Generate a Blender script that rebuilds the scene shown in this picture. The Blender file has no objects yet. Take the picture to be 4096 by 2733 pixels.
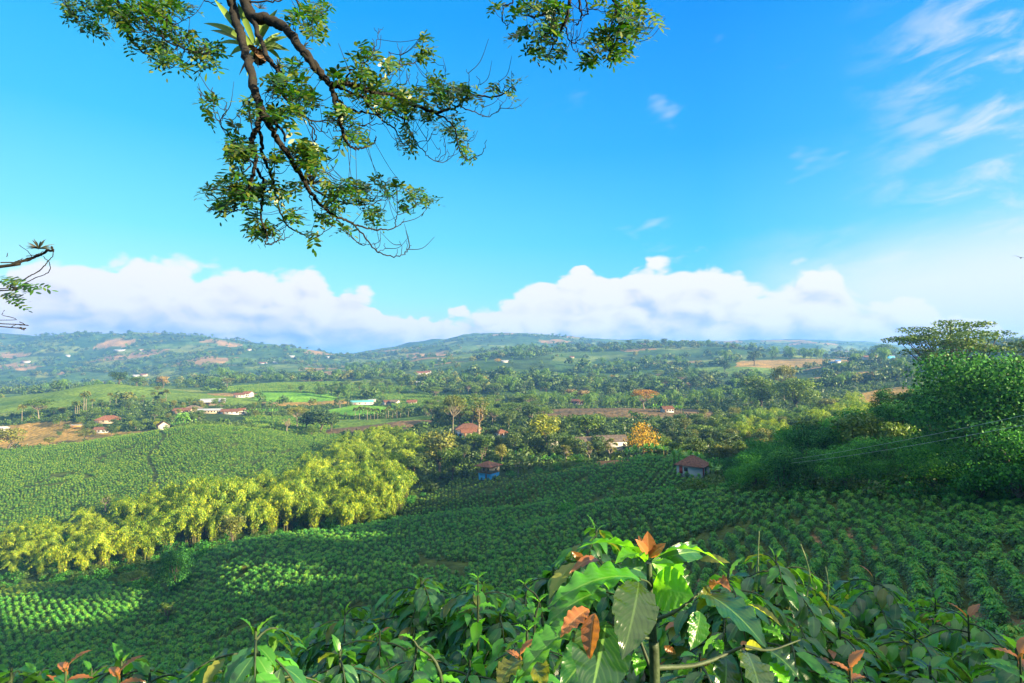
import bpy, math, random
import numpy as np
from mathutils import Vector, Matrix, Euler
R = math.radians
rng = np.random.default_rng(11)
random.seed(5)
SC = bpy.context.scene
C = SC.collection
F = 569.0
HOR = 362.0
PITCH = math.atan((HOR - 341.5) / F)
SP, CP = math.sin(PITCH), math.cos(PITCH)

def W(px, py, D):
    """world point at forward depth D on the sight line of picture position px, py (1024 wide)"""
    cx = (px - 512) / F; cz = -(py - 341.5) / F
    y = CP - SP * cz; z = SP + CP * cz
    return Vector((cx / y * D, D, z / y * D))

def zat(py, D):
    cz = -(np.asarray(py, float) - 341.5) / F
    return D * (SP + CP * cz) / (CP - SP * cz)

def proj(x, y, z):
    yy = np.maximum(CP * y + SP * z, .01); zz = -SP * y + CP * z
    return 512 + F * x / yy, 341.5 - F * zz / yy

# ------------------------------------------------------------------ objects
def tag(o, label=None, cat=None, group=None, kind=None):
    if label: o['label'] = label
    if cat: o['category'] = cat
    if group: o['group'] = group
    if kind: o['kind'] = kind
    return o

def empty(name, loc, rz=0.0, sc=1.0):
    o = bpy.data.objects.new(name, None); C.objects.link(o)
    o.location = loc; o.rotation_euler = (0, 0, rz); o.scale = (sc, sc, sc)
    o.empty_display_size = 0.3
    return o

def link(name, me, parent=None, loc=(0, 0, 0), mats=None):
    o = bpy.data.objects.new(name, me); C.objects.link(o)
    o.location = loc
    if parent: o.parent = parent
    return o

def copy_tree(o, parent=None):
    c = o.copy(); C.objects.link(c)
    if parent: c.parent = parent
    for ch in o.children:
        if ch.name in C.objects: copy_tree(ch, c)
    return c

class MB:
    """collects triangles and quads, then makes one mesh"""
    def __init__(s):
        s.v = []; s.f = []; s.n = 0; s.uv = []; s.mi = []
    def add(s, V, Fs, uv=None, mi=0):
        V = np.asarray(V, float).reshape(-1, 3)
        Fs = np.asarray(Fs, int)
        s.v.append(V); s.f.append(Fs + s.n); s.n += len(V)
        s.uv.append(np.zeros((len(V), 2)) if uv is None else np.asarray(uv, float))
        s.mi.append(np.full(len(Fs), mi))
        return s
    def mesh(s, name, mats, smooth=False):
        V = np.concatenate(s.v); UV = np.concatenate(s.uv)
        lt = []; lv = []; mi = []
        for f, m in zip(s.f, s.mi):
            if len(f) == 0: continue
            lt.append(np.full(len(f), f.shape[1])); lv.append(f.ravel()); mi.append(m)
        lt = np.concatenate(lt); lv = np.concatenate(lv); mi = np.concatenate(mi)
        me = bpy.data.meshes.new(name)
        me.vertices.add(len(V)); me.vertices.foreach_set('co', V.ravel())
        me.loops.add(len(lv)); me.loops.foreach_set('vertex_index', lv.astype(np.int32))
        me.polygons.add(len(lt))
        st = np.concatenate([[0], np.cumsum(lt)[:-1]])
        me.polygons.foreach_set('loop_start', st.astype(np.int32))
        me.polygons.foreach_set('loop_total', lt.astype(np.int32))
        me.polygons.foreach_set('material_index', mi.astype(np.int32))
        if smooth: me.polygons.foreach_set('use_smooth', np.ones(len(lt), bool))
        u = me.uv_layers.new(name='UVMap'); u.data.foreach_set('uv', UV[lv].ravel())
        for m in (mats if isinstance(mats, (list, tuple)) else [mats]): me.materials.append(m)
        me.update(calc_edges=True)
        me.validate()
        return me
    def build(s, name, mats, parent=None, loc=(0, 0, 0), smooth=False):
        return link(name, s.mesh(name, mats, smooth), parent, loc)

def box(mb, x0, x1, y0, y1, z0, z1, mi=0):
    V = [(x0,y0,z0),(x1,y0,z0),(x1,y1,z0),(x0,y1,z0),(x0,y0,z1),(x1,y0,z1),(x1,y1,z1),(x0,y1,z1)]
    Fs = [(0,3,2,1),(4,5,6,7),(0,1,5,4),(1,2,6,5),(2,3,7,6),(3,0,4,7)]
    mb.add(V, Fs, mi=mi)

def tube(mb, P, rad, n=6, mi=0, bump=0.0):
    P = np.asarray(P, float); m = len(P)
    rad = np.broadcast_to(np.asarray(rad, float), (m,))
    T = np.gradient(P, axis=0); T /= np.maximum(np.linalg.norm(T, axis=1, keepdims=True), 1e-9)
    up = np.array([0.31, 0.17, 0.93]) if abs(T[0][2]) < .9 else np.array([1., .1, 0])
    A = np.cross(T, up); A /= np.maximum(np.linalg.norm(A, axis=1, keepdims=True), 1e-9)
    B = np.cross(T, A)
    an = np.linspace(0, 2 * math.pi, n, endpoint=False)
    rr = rad[:, None] * (1 + bump * rng.uniform(-1, 1, (m, n)))
    V = P[:, None, :] + rr[..., None] * (np.cos(an)[None, :, None] * A[:, None, :] + np.sin(an)[None, :, None] * B[:, None, :])
    V = V.reshape(-1, 3)
    i = np.arange(m - 1)[:, None] * n; j = np.arange(n)[None, :]; j2 = (j + 1) % n
    Q = np.stack([i + j, i + j2, i + n + j2, i + n + j], -1).reshape(-1, 4)
    s = np.linspace(0, 1, m)[:, None] * np.ones((1, n))
    uv = np.stack([np.ones((m, 1)) * (j / n), s], -1).reshape(-1, 2)
    mb.add(V, Q, uv, mi)
    mb.add(V[-n:], np.array([[0, k, k + 1] for k in range(1, n - 1)]), None, mi)

def smoothline(P, k=6):
    """Catmull-Rom resampling of a polyline"""
    P = np.asarray(P, float)
    if len(P) < 3:
        t = np.linspace(0, 1, k + 1)[:, None]; return P[0] * (1 - t) + P[1] * t
    Q = np.vstack([2 * P[0] - P[1], P, 2 * P[-1] - P[-2]]); out = []
    for a in range(len(P) - 1):
        p0, p1, p2, p3 = Q[a:a + 4]
        t = np.linspace(0, 1, k, endpoint=False)[:, None]
        out.append(.5 * (2 * p1 + (p2 - p0) * t + (2 * p0 - 5 * p1 + 4 * p2 - p3) * t**2 + (3 * p1 - p0 - 3 * p2 + p3) * t**3))
    out.append(P[-1:])
    return np.vstack(out)

def cards(mb, cen, nrm, size, asp=1.0, mi=0, updir=None, bend=0.0):
    """one leaf-sized quad at each centre; size is half the length"""
    cen = np.asarray(cen, float); n = len(cen)
    nrm = nrm / np.maximum(np.linalg.norm(nrm, axis=1, keepdims=True), 1e-9)
    if updir is None: updir = rng.normal(size=(n, 3))
    a = updir - nrm * (updir * nrm).sum(1, keepdims=True)
    a /= np.maximum(np.linalg.norm(a, axis=1, keepdims=True), 1e-9)
    b = np.cross(nrm, a)
    size = np.broadcast_to(np.asarray(size, float), (n,))[:, None]
    asp = np.broadcast_to(np.asarray(asp, float), (n,))[:, None]
    w = size * asp
    V = np.stack([cen - a * size, cen + b * w - a * size * .1 + nrm * size * bend, cen + a * size, cen - b * w - a * size * .1 + nrm * size * bend], 1).reshape(-1, 3)
    Q = np.arange(n * 4).reshape(-1, 4)
    uv = np.tile([[.5, 0], [1, .5], [.5, 1], [0, .5]], (n, 1))
    mb.add(V, Q, uv, mi)

# ------------------------------------------------------------------ smooth value noise
_T = rng.random((256, 256))
def vnoise(x, y):
    xi = np.floor(x).astype(int); yi = np.floor(y).astype(int)
    fx = x - xi; fy = y - yi; fx = fx * fx * (3 - 2 * fx); fy = fy * fy * (3 - 2 * fy)
    a = _T[xi & 255, yi & 255]; b = _T[(xi + 1) & 255, yi & 255]; c = _T[xi & 255, (yi + 1) & 255]; d = _T[(xi + 1) & 255, (yi + 1) & 255]
    return (a * (1 - fx) + b * fx) * (1 - fy) + (c * (1 - fx) + d * fx) * fy
def fbm(x, y, o=4, g=.5):
    s = 0; a = 1; t = 0
    for k in range(o):
        s = s + a * vnoise(x * 2**k + 17.3 * k, y * 2**k - 9.1 * k); t += a; a *= g
    return s / t - .5

# ------------------------------------------------------------------ materials
def newmat(name):
    m = bpy.data.materials.new(name); m.use_nodes = True
    nt = m.node_tree; nt.nodes.clear()
    return m, nt
class N:
    def __init__(s, nt): s.nt = nt
    def __call__(s, t, **k):
        n = s.nt.nodes.new(t)
        for a, v in k.items():
            if a == 'i':
                for kk, vv in v.items():
                    if isinstance(vv, bpy.types.NodeSocket): s.nt.links.new(vv, n.inputs[kk])
                    else: n.inputs[kk].default_value = vv
            else: setattr(n, a, v)
        return n
def ramp(n, fac, stops, interp='LINEAR'):
    r = n('ShaderNodeValToRGB'); r.color_ramp.interpolation = interp
    e = r.color_ramp.elements
    while len(e) < len(stops): e.new(.5)
    for k, (p, c) in enumerate(stops):
        e[k].position = p; e[k].color = (*c, 1) if len(c) == 3 else c
    n.nt.links.new(fac, r.inputs[0]); return r.outputs[0]
def mixc(n, fac, a, b, bt='MIX'):
    m = n('ShaderNodeMix', data_type='RGBA', blend_type=bt)
    for s, v in ((0, fac), (6, a), (7, b)):
        if isinstance(v, bpy.types.NodeSocket): n.nt.links.new(v, m.inputs[s])
        else: m.inputs[s].default_value = v if s == 0 else ((*v, 1) if len(v) == 3 else v)
    return m.outputs[2]
def math_(n, op, a, b=None, c=None, clamp=False):
    m = n('ShaderNodeMath', operation=op, use_clamp=clamp)
    for s, v in ((0, a), (1, b), (2, c)):
        if v is None: continue
        if isinstance(v, bpy.types.NodeSocket): n.nt.links.new(v, m.inputs[s])
        else: m.inputs[s].default_value = v
    return m.outputs[0]

def foliage(name, cols, rough=.55, trans=.35, tcol=None, spec=.35, var=.5, clump=1.1):
    """leaf material: colour varies from leaf to leaf and from plant to plant"""
    m, nt = newmat(name); n = N(nt); L = nt.links
    g = n('ShaderNodeNewGeometry'); oi = n('ShaderNodeObjectInfo')
    mixr = math_(n, 'ADD', math_(n, 'MULTIPLY', g.outputs['Random Per Island'], 1 - var), math_(n, 'MULTIPLY', oi.outputs['Random'], var))
    k = len(cols)
    if clump:
        nz = n('ShaderNodeTexNoise', i={'Vector': n('ShaderNodeTexCoord').outputs['Object'], 'Scale': .5, 'Detail': 1.0})
        mixr = math_(n, 'ADD', mixr, math_(n, 'MULTIPLY', math_(n, 'SUBTRACT', nz.outputs[0], .5), clump))
    col = ramp(n, mixr, [(.12 + .76 * i / max(k - 1, 1), c) for i, c in enumerate(cols)])
    bs = n('ShaderNodeBsdfPrincipled', i={'Base Color': col, 'Roughness': rough, 'Specular IOR Level': spec})
    tr = n('ShaderNodeBsdfTranslucent')
    tc = mixc(n, 1.0, col, tcol or (1.25, 1.25, .6), 'MULTIPLY')
    L.new(tc, tr.inputs[0])
    mx = n('ShaderNodeMixShader', i={0: trans}); L.new(bs.outputs[0], mx.inputs[1]); L.new(tr.outputs[0], mx.inputs[2])
    out = n('ShaderNodeOutputMaterial'); L.new(mx.outputs[0], out.inputs[0])
    return m

def plain(name, col, rough=.8, noise=.25, scale=3.0, spec=.3, col2=None, bump=0.0, detail=5):
    m, nt = newmat(name); n = N(nt); L = nt.links
    tc = n('ShaderNodeTexCoord')
    nz = n('ShaderNodeTexNoise', i={'Vector': tc.outputs['Object'], 'Scale': scale, 'Detail': detail, 'Roughness': .6})
    c2 = col2 or tuple(c * (1 - noise * 1.6) for c in col)
    col_ = ramp(n, nz.outputs[0], [(.32, c2), (.66, tuple(min(1, c * (1 + noise * .4)) for c in col))])
    bs = n('ShaderNodeBsdfPrincipled', i={'Base Color': col_, 'Roughness': rough, 'Specular IOR Level': spec})
    if bump:
        bp = n('ShaderNodeBump', i={'Strength': bump, 'Height': nz.outputs[0], 'Distance': .02}); L.new(bp.outputs[0], bs.inputs['Normal'])
    out = n('ShaderNodeOutputMaterial'); L.new(bs.outputs[0], out.inputs[0])
    return m
# ------------------------------------------------------------------ terrain: profiles (depth, picture height of the ground there) per azimuth
NEARC = [(.3, -1.9), (1, -2.25), (4, -3.4), (10, -6.6), (22, -12.5)]
COLS = {
 -420: [(85,690),(130,640),(180,600),(250,545),(330,490),(400,462),(460,452),(560,432),(700,408),(900,398),(1500,386),(2300,365),(3000,342),(3600,331),(4300,345),(12000,357)],
 0:   [(85,690),(110,662),(130,638),(150,616),(168,600),(190,592),(215,562),(250,527),(300,490),(350,468),(392,453),(440,449),(500,427),(540,416),(600,408),(700,396),(800,400),(1100,398),(1600,385),(2200,365),(2900,345),(3400,331),(4300,344),(12000,357)],
 100: [(85,682),(110,652),(130,624),(150,602),(170,586),(188,577),(205,562),(225,537),(260,507),(300,481),(350,454),(385,439),(430,438),(470,425),(500,414),(540,408),(600,398),(690,380),(760,388),(1000,391),(1400,384),(2000,370),(2700,350),(3400,329),(4300,342),(12000,357)],
 150: [(86,686),(110,656),(130,626),(152,602),(172,584),(188,572),(205,556),(230,528),(260,498),(300,473),(350,446),(383,432),(430,431),(475,421),(540,407),(620,397),(700,384),(770,388),(950,387),(1350,380),(1900,367),(2600,348),(3300,331),(4200,343),(12000,357)],
 185: [(88,684),(110,657),(130,628),(155,592),(172,573),(190,566),(205,552),(230,520),(260,492),(300,467),(350,439),(381,426),(430,426),(480,417),(550,405),(650,394),(750,389),(900,384),(1300,378),(1800,365),(2500,348),(3100,333),(4000,345),(12000,357)],
 225: [(92,648),(115,612),(135,583),(155,560),(171,543),(188,549),(203,544),(230,516),(260,490),(300,465),(350,437),(380,424),(430,424),(480,416),(550,404),(650,393),(750,389),(900,384),(1300,377),(1800,364),(2500,347),(3100,334),(4000,345),(12000,357)],
 300: [(95,630),(120,587),(150,551),(171,532),(186,548),(200,545),(213,526),(240,500),(280,475),(320,455),(352,441),(392,436),(432,427),(480,417),(560,407),(620,400),(700,391),(900,384),(1300,375),(2000,360),(2800,347),(3600,352),(5500,357),(12000,358)],
 350: [(98,617),(125,577),(150,549),(174,528),(190,543),(205,535),(222,510),(250,488),(300,462),(345,443),(380,432),(430,427),(480,420),(560,407),(620,401),(700,393),(900,386),(1200,378),(1800,366),(2600,359),(4000,358),(12000,358)],
 400: [(100,606),(130,567),(160,538),(179,518),(194,532),(208,528),(230,500),(260,478),(320,454),(372,433),(400,421),(480,418),(560,404),(700,393),(900,382),(1200,373),(1800,361),(2600,358),(3800,350),(5000,345),(7000,355),(12000,358)],
 450: [(100,602),(130,561),(160,528),(178,512),(190,526),(203,522),(218,498),(250,474),(300,448),(360,432),(410,422),(480,412),(580,400),(700,392),(850,384),(1150,369),(1600,357),(2300,355),(3800,340),(4700,336),(7000,352),(12000,357)],
 512: [(98,602),(130,560),(158,526),(174,509),(184,521),(195,517),(209,493),(230,474),(260,457),(300,441),(350,429),(450,412),(600,399),(800,381),(1100,366),(1500,354),(1900,350),(2600,352),(4500,330),(6000,345),(12000,356)],
 600: [(90,594),(110,556),(130,521),(143,502),(152,515),(164,513),(181,489),(205,470),(228,457),(245,468),(264,464),(300,443),(350,424),(415,409),(455,408),(500,412),(700,394),(1000,376),(1300,361),(1700,347),(2500,352),(4500,341),(6000,341),(12000,357)],
 660: [(80,594),(100,556),(115,525),(132,493),(140,506),(152,503),(168,477),(190,456),(208,452),(235,462),(280,446),(340,424),(415,409),(460,409),(500,411),(700,392),(1000,375),(1300,359),(1650,346),(2500,355),(6000,341),(12000,357)],
 720: [(66,596),(85,560),(105,522),(118,496),(130,488),(150,491),(168,477),(200,468),(240,452),(300,440),(400,417),(500,404),(700,388),(1000,370),(1300,356),(1600,346),(2500,356),(6000,339),(12000,357)],
 800: [(50,604),(72,553),(92,514),(102,496),(118,480),(138,463),(155,462),(180,474),(260,452),(350,427),(450,405),(600,389),(800,377),(1000,367),(1250,354),(1800,361),(6000,340),(12000,357)],
 880: [(42,612),(60,566),(78,526),(90,494),(106,462),(128,434),(144,420),(165,426),(250,430),(350,412),(500,392),(700,374),(900,357),(1200,362),(3000,358),(6000,343),(12000,357)],
 960: [(38,612),(52,572),(68,532),(80,498),(96,462),(116,428),(140,404),(165,402),(250,415),(350,405),(500,385),(700,368),(950,349),(1300,356),(3000,356),(12000,357)],
 1040:[(34,614),(48,572),(62,530),(74,498),(90,462),(110,424),(140,392),(170,384),(250,395),(400,380),(600,352),(800,338),(1100,345),(3000,352),(12000,357)],
 1300:[(34,600),(50,560),(70,490),(90,440),(120,395),(170,365),(250,350),(400,330),(700,325),(1200,345),(12000,357)],
}
WIDE = {  # azimuth in degrees clockwise from the view direction: (distance, height)
 66: [(.3,-1.9),(1,-2.1),(4,-2.8),(10,-4),(25,-5),(50,-6),(90,-5),(140,0),(200,4),(300,9),(600,20),(1500,30),(12000,60)],
 84: [(.3,-1.9),(1,-2.1),(4,-2.5),(10,-2.8),(25,-1.5),(50,3),(90,12),(140,21),(220,28),(400,30),(1500,40),(12000,60)],
 110:[(.3,-1.9),(1,-2),(4,-2),(10,-1.6),(25,0),(50,5),(90,13),(140,20),(220,26),(400,34),(1500,50),(12000,60)],
 150:[(.3,-1.9),(1,-1.9),(4,-1.8),(10,-1.2),(25,2),(60,9),(140,20),(400,30),(1500,60),(12000,80)],
 210:[(.3,-1.9),(1,-1.9),(4,-1.9),(10,-1.8),(25,-1),(60,0),(140,4),(400,10),(1500,40),(12000,80)],
 255:[(.3,-1.9),(1,-2.0),(4,-2.6),(10,-4.5),(25,-9),(60,-25),(140,-48),(400,-60),(1500,-20),(12000,80)],
 290:[(.3,-1.9),(1,-2.2),(4,-3.2),(10,-6),(25,-13),(60,-32),(140,-60),(400,-62),(1500,-20),(3000,150),(12000,80)],
}
def squeeze(D): return D if D < 2000 else 2000 + (D - 2000) * .5
COLS = {k: [(squeeze(d) if d < 11000 else d, p) for d, p in v] for k, v in COLS.items()}
LR0, LR1 = math.log(.3), math.log(11500.0)
NR = 900
NA = 1800
lr = np.linspace(LR0, LR1, NR)
_az, _prof = [], []
for px, pts in COLS.items():
    a = math.atan((px - 512) / F)
    rr = [p[0] for p in NEARC] + [p[0] / math.cos(a) for p in pts]
    zz = [p[1] for p in NEARC] + [float(zat(p[1], p[0])) for p in pts]
    _az.append(math.degrees(a)); _prof.append(np.interp(lr, np.log(rr), zz))
for a, pts in WIDE.items():
    a = a if a <= 180 else a - 360
    _az.append(a); _prof.append(np.interp(lr, np.log([p[0] for p in pts]), [p[1] for p in pts]))
o_ = np.argsort(_az); _az = np.array(_az)[o_]; _prof = np.array(_prof)[o_]
_az = np.concatenate([[_az[-1] - 360], _az, [_az[0] + 360]]); _prof = np.vstack([_prof[-1:], _prof, _prof[:1]])
azg = np.linspace(-180, 180, NA, endpoint=False)
G = np.empty((NA, NR))
for k in range(NR): G[:, k] = np.interp(azg, _az, _prof[:, k])
def gsmooth(A, s, axis, wrap):
    k = int(3 * s) + 1; x = np.arange(-k, k + 1); w = np.exp(-.5 * (x / s)**2); w /= w.sum()
    P = np.concatenate([A.take(range(-k, 0), axis) if wrap else np.repeat(A.take([0], axis), k, axis), A,
                        A.take(range(0, k), axis) if wrap else np.repeat(A.take([-1], axis), k, axis)], axis)
    return sum(w[j] * P.take(range(j, j + A.shape[axis]), axis) for j in range(2 * k + 1))
G = gsmooth(G, .016 / ((LR1 - LR0) / NR), 1, False)
G = gsmooth(G, 1.7 / .2, 0, True)
rg = np.exp(lr)
AX = np.sin(np.radians(azg))[:, None] * rg[None]; AY = np.cos(np.radians(azg))[:, None] * rg[None]
G += np.clip((AX**2 + AY**2)**.5 / 260, 0, 1) * 2.2 * fbm(AX / 45 + 3, AY / 45 + 8, 3)
far = np.clip((rg - 420) / 900, 0, 1)[None]
G += far * 26 * fbm(AX / 210 + 1, AY / 210 + 4, 4)
far2 = np.clip((rg - 1100) / 1200, 0, 1)[None]
ridg = 1 - np.abs(2 * fbm(AX / 620 + 31, AY / 620 + 12, 5, .55) * 1.6)
G += far2 * 46 * (ridg - .75)
def H(x, y):
    x = np.asarray(x, float); y = np.asarray(y, float)
    a = (np.degrees(np.arctan2(x, y)) + 180) / 360 * NA
    k = (np.log(np.maximum(np.hypot(x, y), .31)) - LR0) / (LR1 - LR0) * (NR - 1)
    a0 = np.floor(a).astype(int); k0 = np.clip(np.floor(k).astype(int), 0, NR - 2); fa = a - a0; fk = np.clip(k - k0, 0, 1)
    a0 %= NA; a1 = (a0 + 1) % NA
    return (G[a0, k0] * (1 - fa) + G[a1, k0] * fa) * (1 - fk) + (G[a0, k0 + 1] * (1 - fa) + G[a1, k0 + 1] * fa) * fk
def hz(x, y): return float(H(np.array([x]), np.array([y]))[0])
def ground(px, D, dz=0.0):
    """point on the ground at depth D in the direction of picture column px"""
    x = (px - 512) / F * D
    for _ in range(3):
        z = hz(x, D); yy = CP * D + SP * z; x = (px - 512) / F * yy
    return Vector((x, D, hz(x, D) + dz))

# land cover as real patches on the ground: picture column range, depth range -> cover
def inpoly(px, py, P):
    P = np.asarray(P, float); ins = np.zeros(px.shape, bool); j = len(P) - 1
    for i in range(len(P)):
        xi, yi = P[i]; xj, yj = P[j]
        c = ((yi > py) != (yj > py)) & (px < (xj - xi) * (py - yi) / (yj - yi + 1e-12) + xi)
        ins ^= c; j = i
    return ins
# columns of the picture and log-depth as plan coordinates
def plan(x, y):
    return 512 + F * x / np.maximum(y, .1), y
# cover ids: 0 scrub, 1 coffee soil, 2 pasture green, 3 dry brown grass, 4 burnt brown, 5 bright crop, 6 bare earth, 7 lawn
PATCH = [
 (1, [(-500,7),(150,7),(400,7),(620,7),(760,7),(1400,7),(1400,64),(1040,72),(960,78),(880,88),(800,100),(730,120),(670,134),(610,146),(560,160),(480,178),(400,192),(300,182),(250,176),(205,172),(168,150),(110,175),(40,188),(-500,180)]),
 (1, [(-500,240),(60,238),(120,232),(200,250),(280,258),(330,275),(355,330),(345,372),(310,392),(240,398),(170,392),(90,400),(10,402),(-500,440)]),
 (1, [(400,194),(470,180),(560,162),(660,150),(700,150),(716,172),(668,205),(620,226),(560,218),(500,226),(455,236),(410,224)]),
 (1, [(255,402),(352,398),(362,440),(350,486),(240,480)]),
 (1, [(228,690),(300,640),(380,660),(420,760),(340,900),(240,860),(205,740)]),
 (1, [(395,520),(470,500),(480,620),(430,700),(380,700)]),
 (3, [(-200,425),(60,402),(160,400),(178,412),(172,432),(136,436),(112,442),(92,470),(60,500),(-200,520)]),
 (2, [(-400,570),(60,560),(190,570),(215,640),(190,700),(120,730),(-400,800)]),
 (3, [(268,560),(312,575),(352,590),(345,640),(300,600),(260,590)]),
 (5, [(250,600),(300,600),(345,635),(330,690),(262,690)]),
 (2, [(196,540),(262,560),(250,640),(205,640)]),
 (4, [(320,376),(352,378),(410,380),(440,405),(430,420),(330,420)]),
 (2, [(335,420),(440,420),(436,478),(340,476)]),
 (4, [(540,380),(600,375),(712,370),(720,420),(690,470),(600,475),(540,440)]),
 (5, [(315,520),(370,500),(395,530),(360,590)]),
 (2, [(690,860),(760,840),(820,900),(810,1020),(700,1010)]),
 (3, [(735,980),(800,930),(850,1000),(830,1150),(740,1130)]),
 (3, [(855,400),(905,380),(930,430),(900,520),(860,500)]),
 (6, [(590,214),(615,206),(640,212),(632,232),(598,236)]),
]
def cover(x, y):
    wx = x + 5 * fbm(x / 18, y / 18, 2) * np.clip(y / 150, 0, 1) * 2; wy = y + 8 * fbm(x / 20 + 9, y / 20, 2) * np.clip(y / 150, 0, 1)
    px, D = plan(wx, wy)
    out = np.zeros(x.shape, int); ld = np.log(np.maximum(D, .1))
    for cid, P in PATCH:
        m = inpoly(px, ld, [(a, math.log(b)) for a, b in P]); out[m] = cid
    out[y < 3] = 0
    return out
COVC = {0: (.030, .060, .016), 1: (.050, .075, .020), 2: (.105, .175, .024), 3: (.270, .180, .050), 4: (.120, .085, .045), 5: (.11, .26, .02), 6: (.22, .12, .05), 7: (.05, .15, .02)}

def build_ground():
    # polar sheet: fine in front of the viewpoint, coarse behind, out to the horizon
    az = np.concatenate([np.arange(-56, 62, .11), np.arange(62, 180, 1.0), np.arange(180, 304, 1.5)])
    rr = np.exp(np.concatenate([np.linspace(math.log(.3), math.log(60), 110, endpoint=False), np.linspace(math.log(60), math.log(4500), 420, endpoint=False), np.linspace(math.log(4500), math.log(11400), 40)]))
    A, RR = np.meshgrid(np.radians(az), rr, indexing='ij')
    X = np.sin(A) * RR; Y = np.cos(A) * RR; Z = H(X, Y)
    na, nr = A.shape
    V = np.stack([X, Y, Z], -1).reshape(-1, 3)
    i = np.arange(na)[:, None]; j = np.arange(nr - 1)[None]
    i2 = (i + 1) % na
    Q = np.stack([i * nr + j, i * nr + j + 1, i2 * nr + j + 1, i2 * nr + j], -1).reshape(-1, 4)
    mb = MB(); mb.add(V, Q)
    cidx = na * nr
    mb.add([[0, 0, -1.9]], np.zeros((0, 4), int))
    fan = np.array([[cidx, k * nr, ((k + 1) % na) * nr] for k in range(na)])
    mb.f.append(fan); mb.mi.append(np.zeros(len(fan)))
    xs = V[:, 0]; ys = V[:, 1]; r = np.hypot(xs, ys)
    cv = cover(xs, ys); col = np.array([COVC[k] for k in range(8)])[cv]
    # far country: a patchwork of coffee, pasture and cleared earth
    cell = 95 + 40 * (r > 1800)
    wx = xs + 60 * fbm(xs / 120, ys / 120, 3); wy = ys + 60 * fbm(xs / 120 + 40, ys / 120, 3)
    ci = np.floor(wx / cell).astype(int); cj = np.floor(wy / (cell * .7)).astype(int)
    h = _T[(ci * 7 + 13) & 255, (cj * 11 + 5) & 255]
    pal = np.array([(.030,.075,.022),(.040,.085,.025),(.050,.100,.028),(.035,.070,.02),(.075,.135,.030),(.030,.062,.02),(.23,.155,.07),(.055,.11,.03),(.04,.09,.02),(.13,.17,.04),(.045,.1,.03),(.10,.15,.04)])
    fc = pal[np.clip((h * 12).astype(int), 0, 11)]
    w = ((cv == 0) & (r > 640)).astype(float)[:, None]
    col = col * (1 - w) + fc * w
    near = (cv == 1) & (r < 95) & (r > 30)
    rd = (fbm(xs / 7, ys / 7, 3) > .12) & near
    col[rd] = (.17, .115, .06)
    col = np.vstack([col, [[.03, .06, .016]]])
    m, nt = newmat('ground_cover'); n = N(nt); L = nt.links
    at = n('ShaderNodeAttribute', attribute_name='cover'); geo = n('ShaderNodeNewGeometry')
    n1 = n('ShaderNodeTexNoise', i={'Vector': geo.outputs['Position'], 'Scale': .35, 'Detail': 8, 'Roughness': .7})
    n2 = n('ShaderNodeTexNoise', i={'Vector': geo.outputs['Position'], 'Scale': .03, 'Detail': 6, 'Roughness': .65})
    v = n('ShaderNodeTexVoronoi', i={'Vector': geo.outputs['Position'], 'Scale': .28})
    c1 = mixc(n, 1.0, at.outputs[0], ramp(n, n1.outputs[0], [(.3, (.5, .52, .6)), (.7, (1.45, 1.4, 1.3))]), 'MULTIPLY')
    c2 = mixc(n, 1.0, c1, ramp(n, n2.outputs[0], [(.35, (.55, .66, .7)), (.65, (1.45, 1.25, 1.1))]), 'MULTIPLY')
    c3 = mixc(n, .5, c2, ramp(n, v.outputs['Distance'], [(.15, (1.25, 1.25, 1.2)), (.75, (.55, .6, .6))]), 'MULTIPLY')
    bs = n('ShaderNodeBsdfPrincipled', i={'Base Color': c3, 'Roughness': .95, 'Specular IOR Level': .1})
    bp = n('ShaderNodeBump', i={'Strength': .6, 'Distance': 1.2, 'Height': v.outputs['Distance'], }); bp.invert = True
    bp2 = n('ShaderNodeBump', i={'Strength': .5, 'Distance': .6, 'Height': n1.outputs[0], 'Normal': bp.outputs[0]})
    L.new(bp2.outputs[0], bs.inputs['Normal'])
    L.new(bs.outputs[0], n('ShaderNodeOutputMaterial').inputs[0])
    me = mb.mesh('terrain', m, smooth=True)
    a = me.color_attributes.new('cover', 'FLOAT_COLOR', 'POINT')
    a.data.foreach_set('color', np.hstack([col, np.ones((len(col), 1))]).ravel())
    o = link('terrain', me); tag(o, 'rolling valley floor and hills under coffee and pasture', 'terrain', kind='structure')
    return o
build_ground()
# ------------------------------------------------------------------ camera, sun, sky
cam = bpy.data.cameras.new('camera'); co = bpy.data.objects.new('camera', cam); C.objects.link(co)
cam.sensor_width = 36; cam.lens = 36 * F / 1024; cam.clip_start = .05; cam.clip_end = 60000
co.rotation_euler = (math.pi / 2 + PITCH, 0, 0); co.location = (0, 0, 0)
SC.camera = co
EXP = 2.35
SUN_AZ, SUN_EL = 118.0, 17.0    # degrees clockwise from the view direction, and above the horizon
sd = Vector((math.sin(R(SUN_AZ)) * math.cos(R(SUN_EL)), math.cos(R(SUN_AZ)) * math.cos(R(SUN_EL)), math.sin(R(SUN_EL))))
sl = bpy.data.lights.new('sun', 'SUN'); sl.energy = 5.0; sl.angle = R(.6); sl.color = (1.0, .82, .50)
so = bpy.data.objects.new('sun', sl); C.objects.link(so); so.rotation_euler = sd.to_track_quat('Z', 'Y').to_euler()
SC.view_settings.view_transform = 'Standard'; SC.view_settings.look = 'None'; SC.view_settings.exposure = EXP; SC.view_settings.gamma = 1

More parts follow.
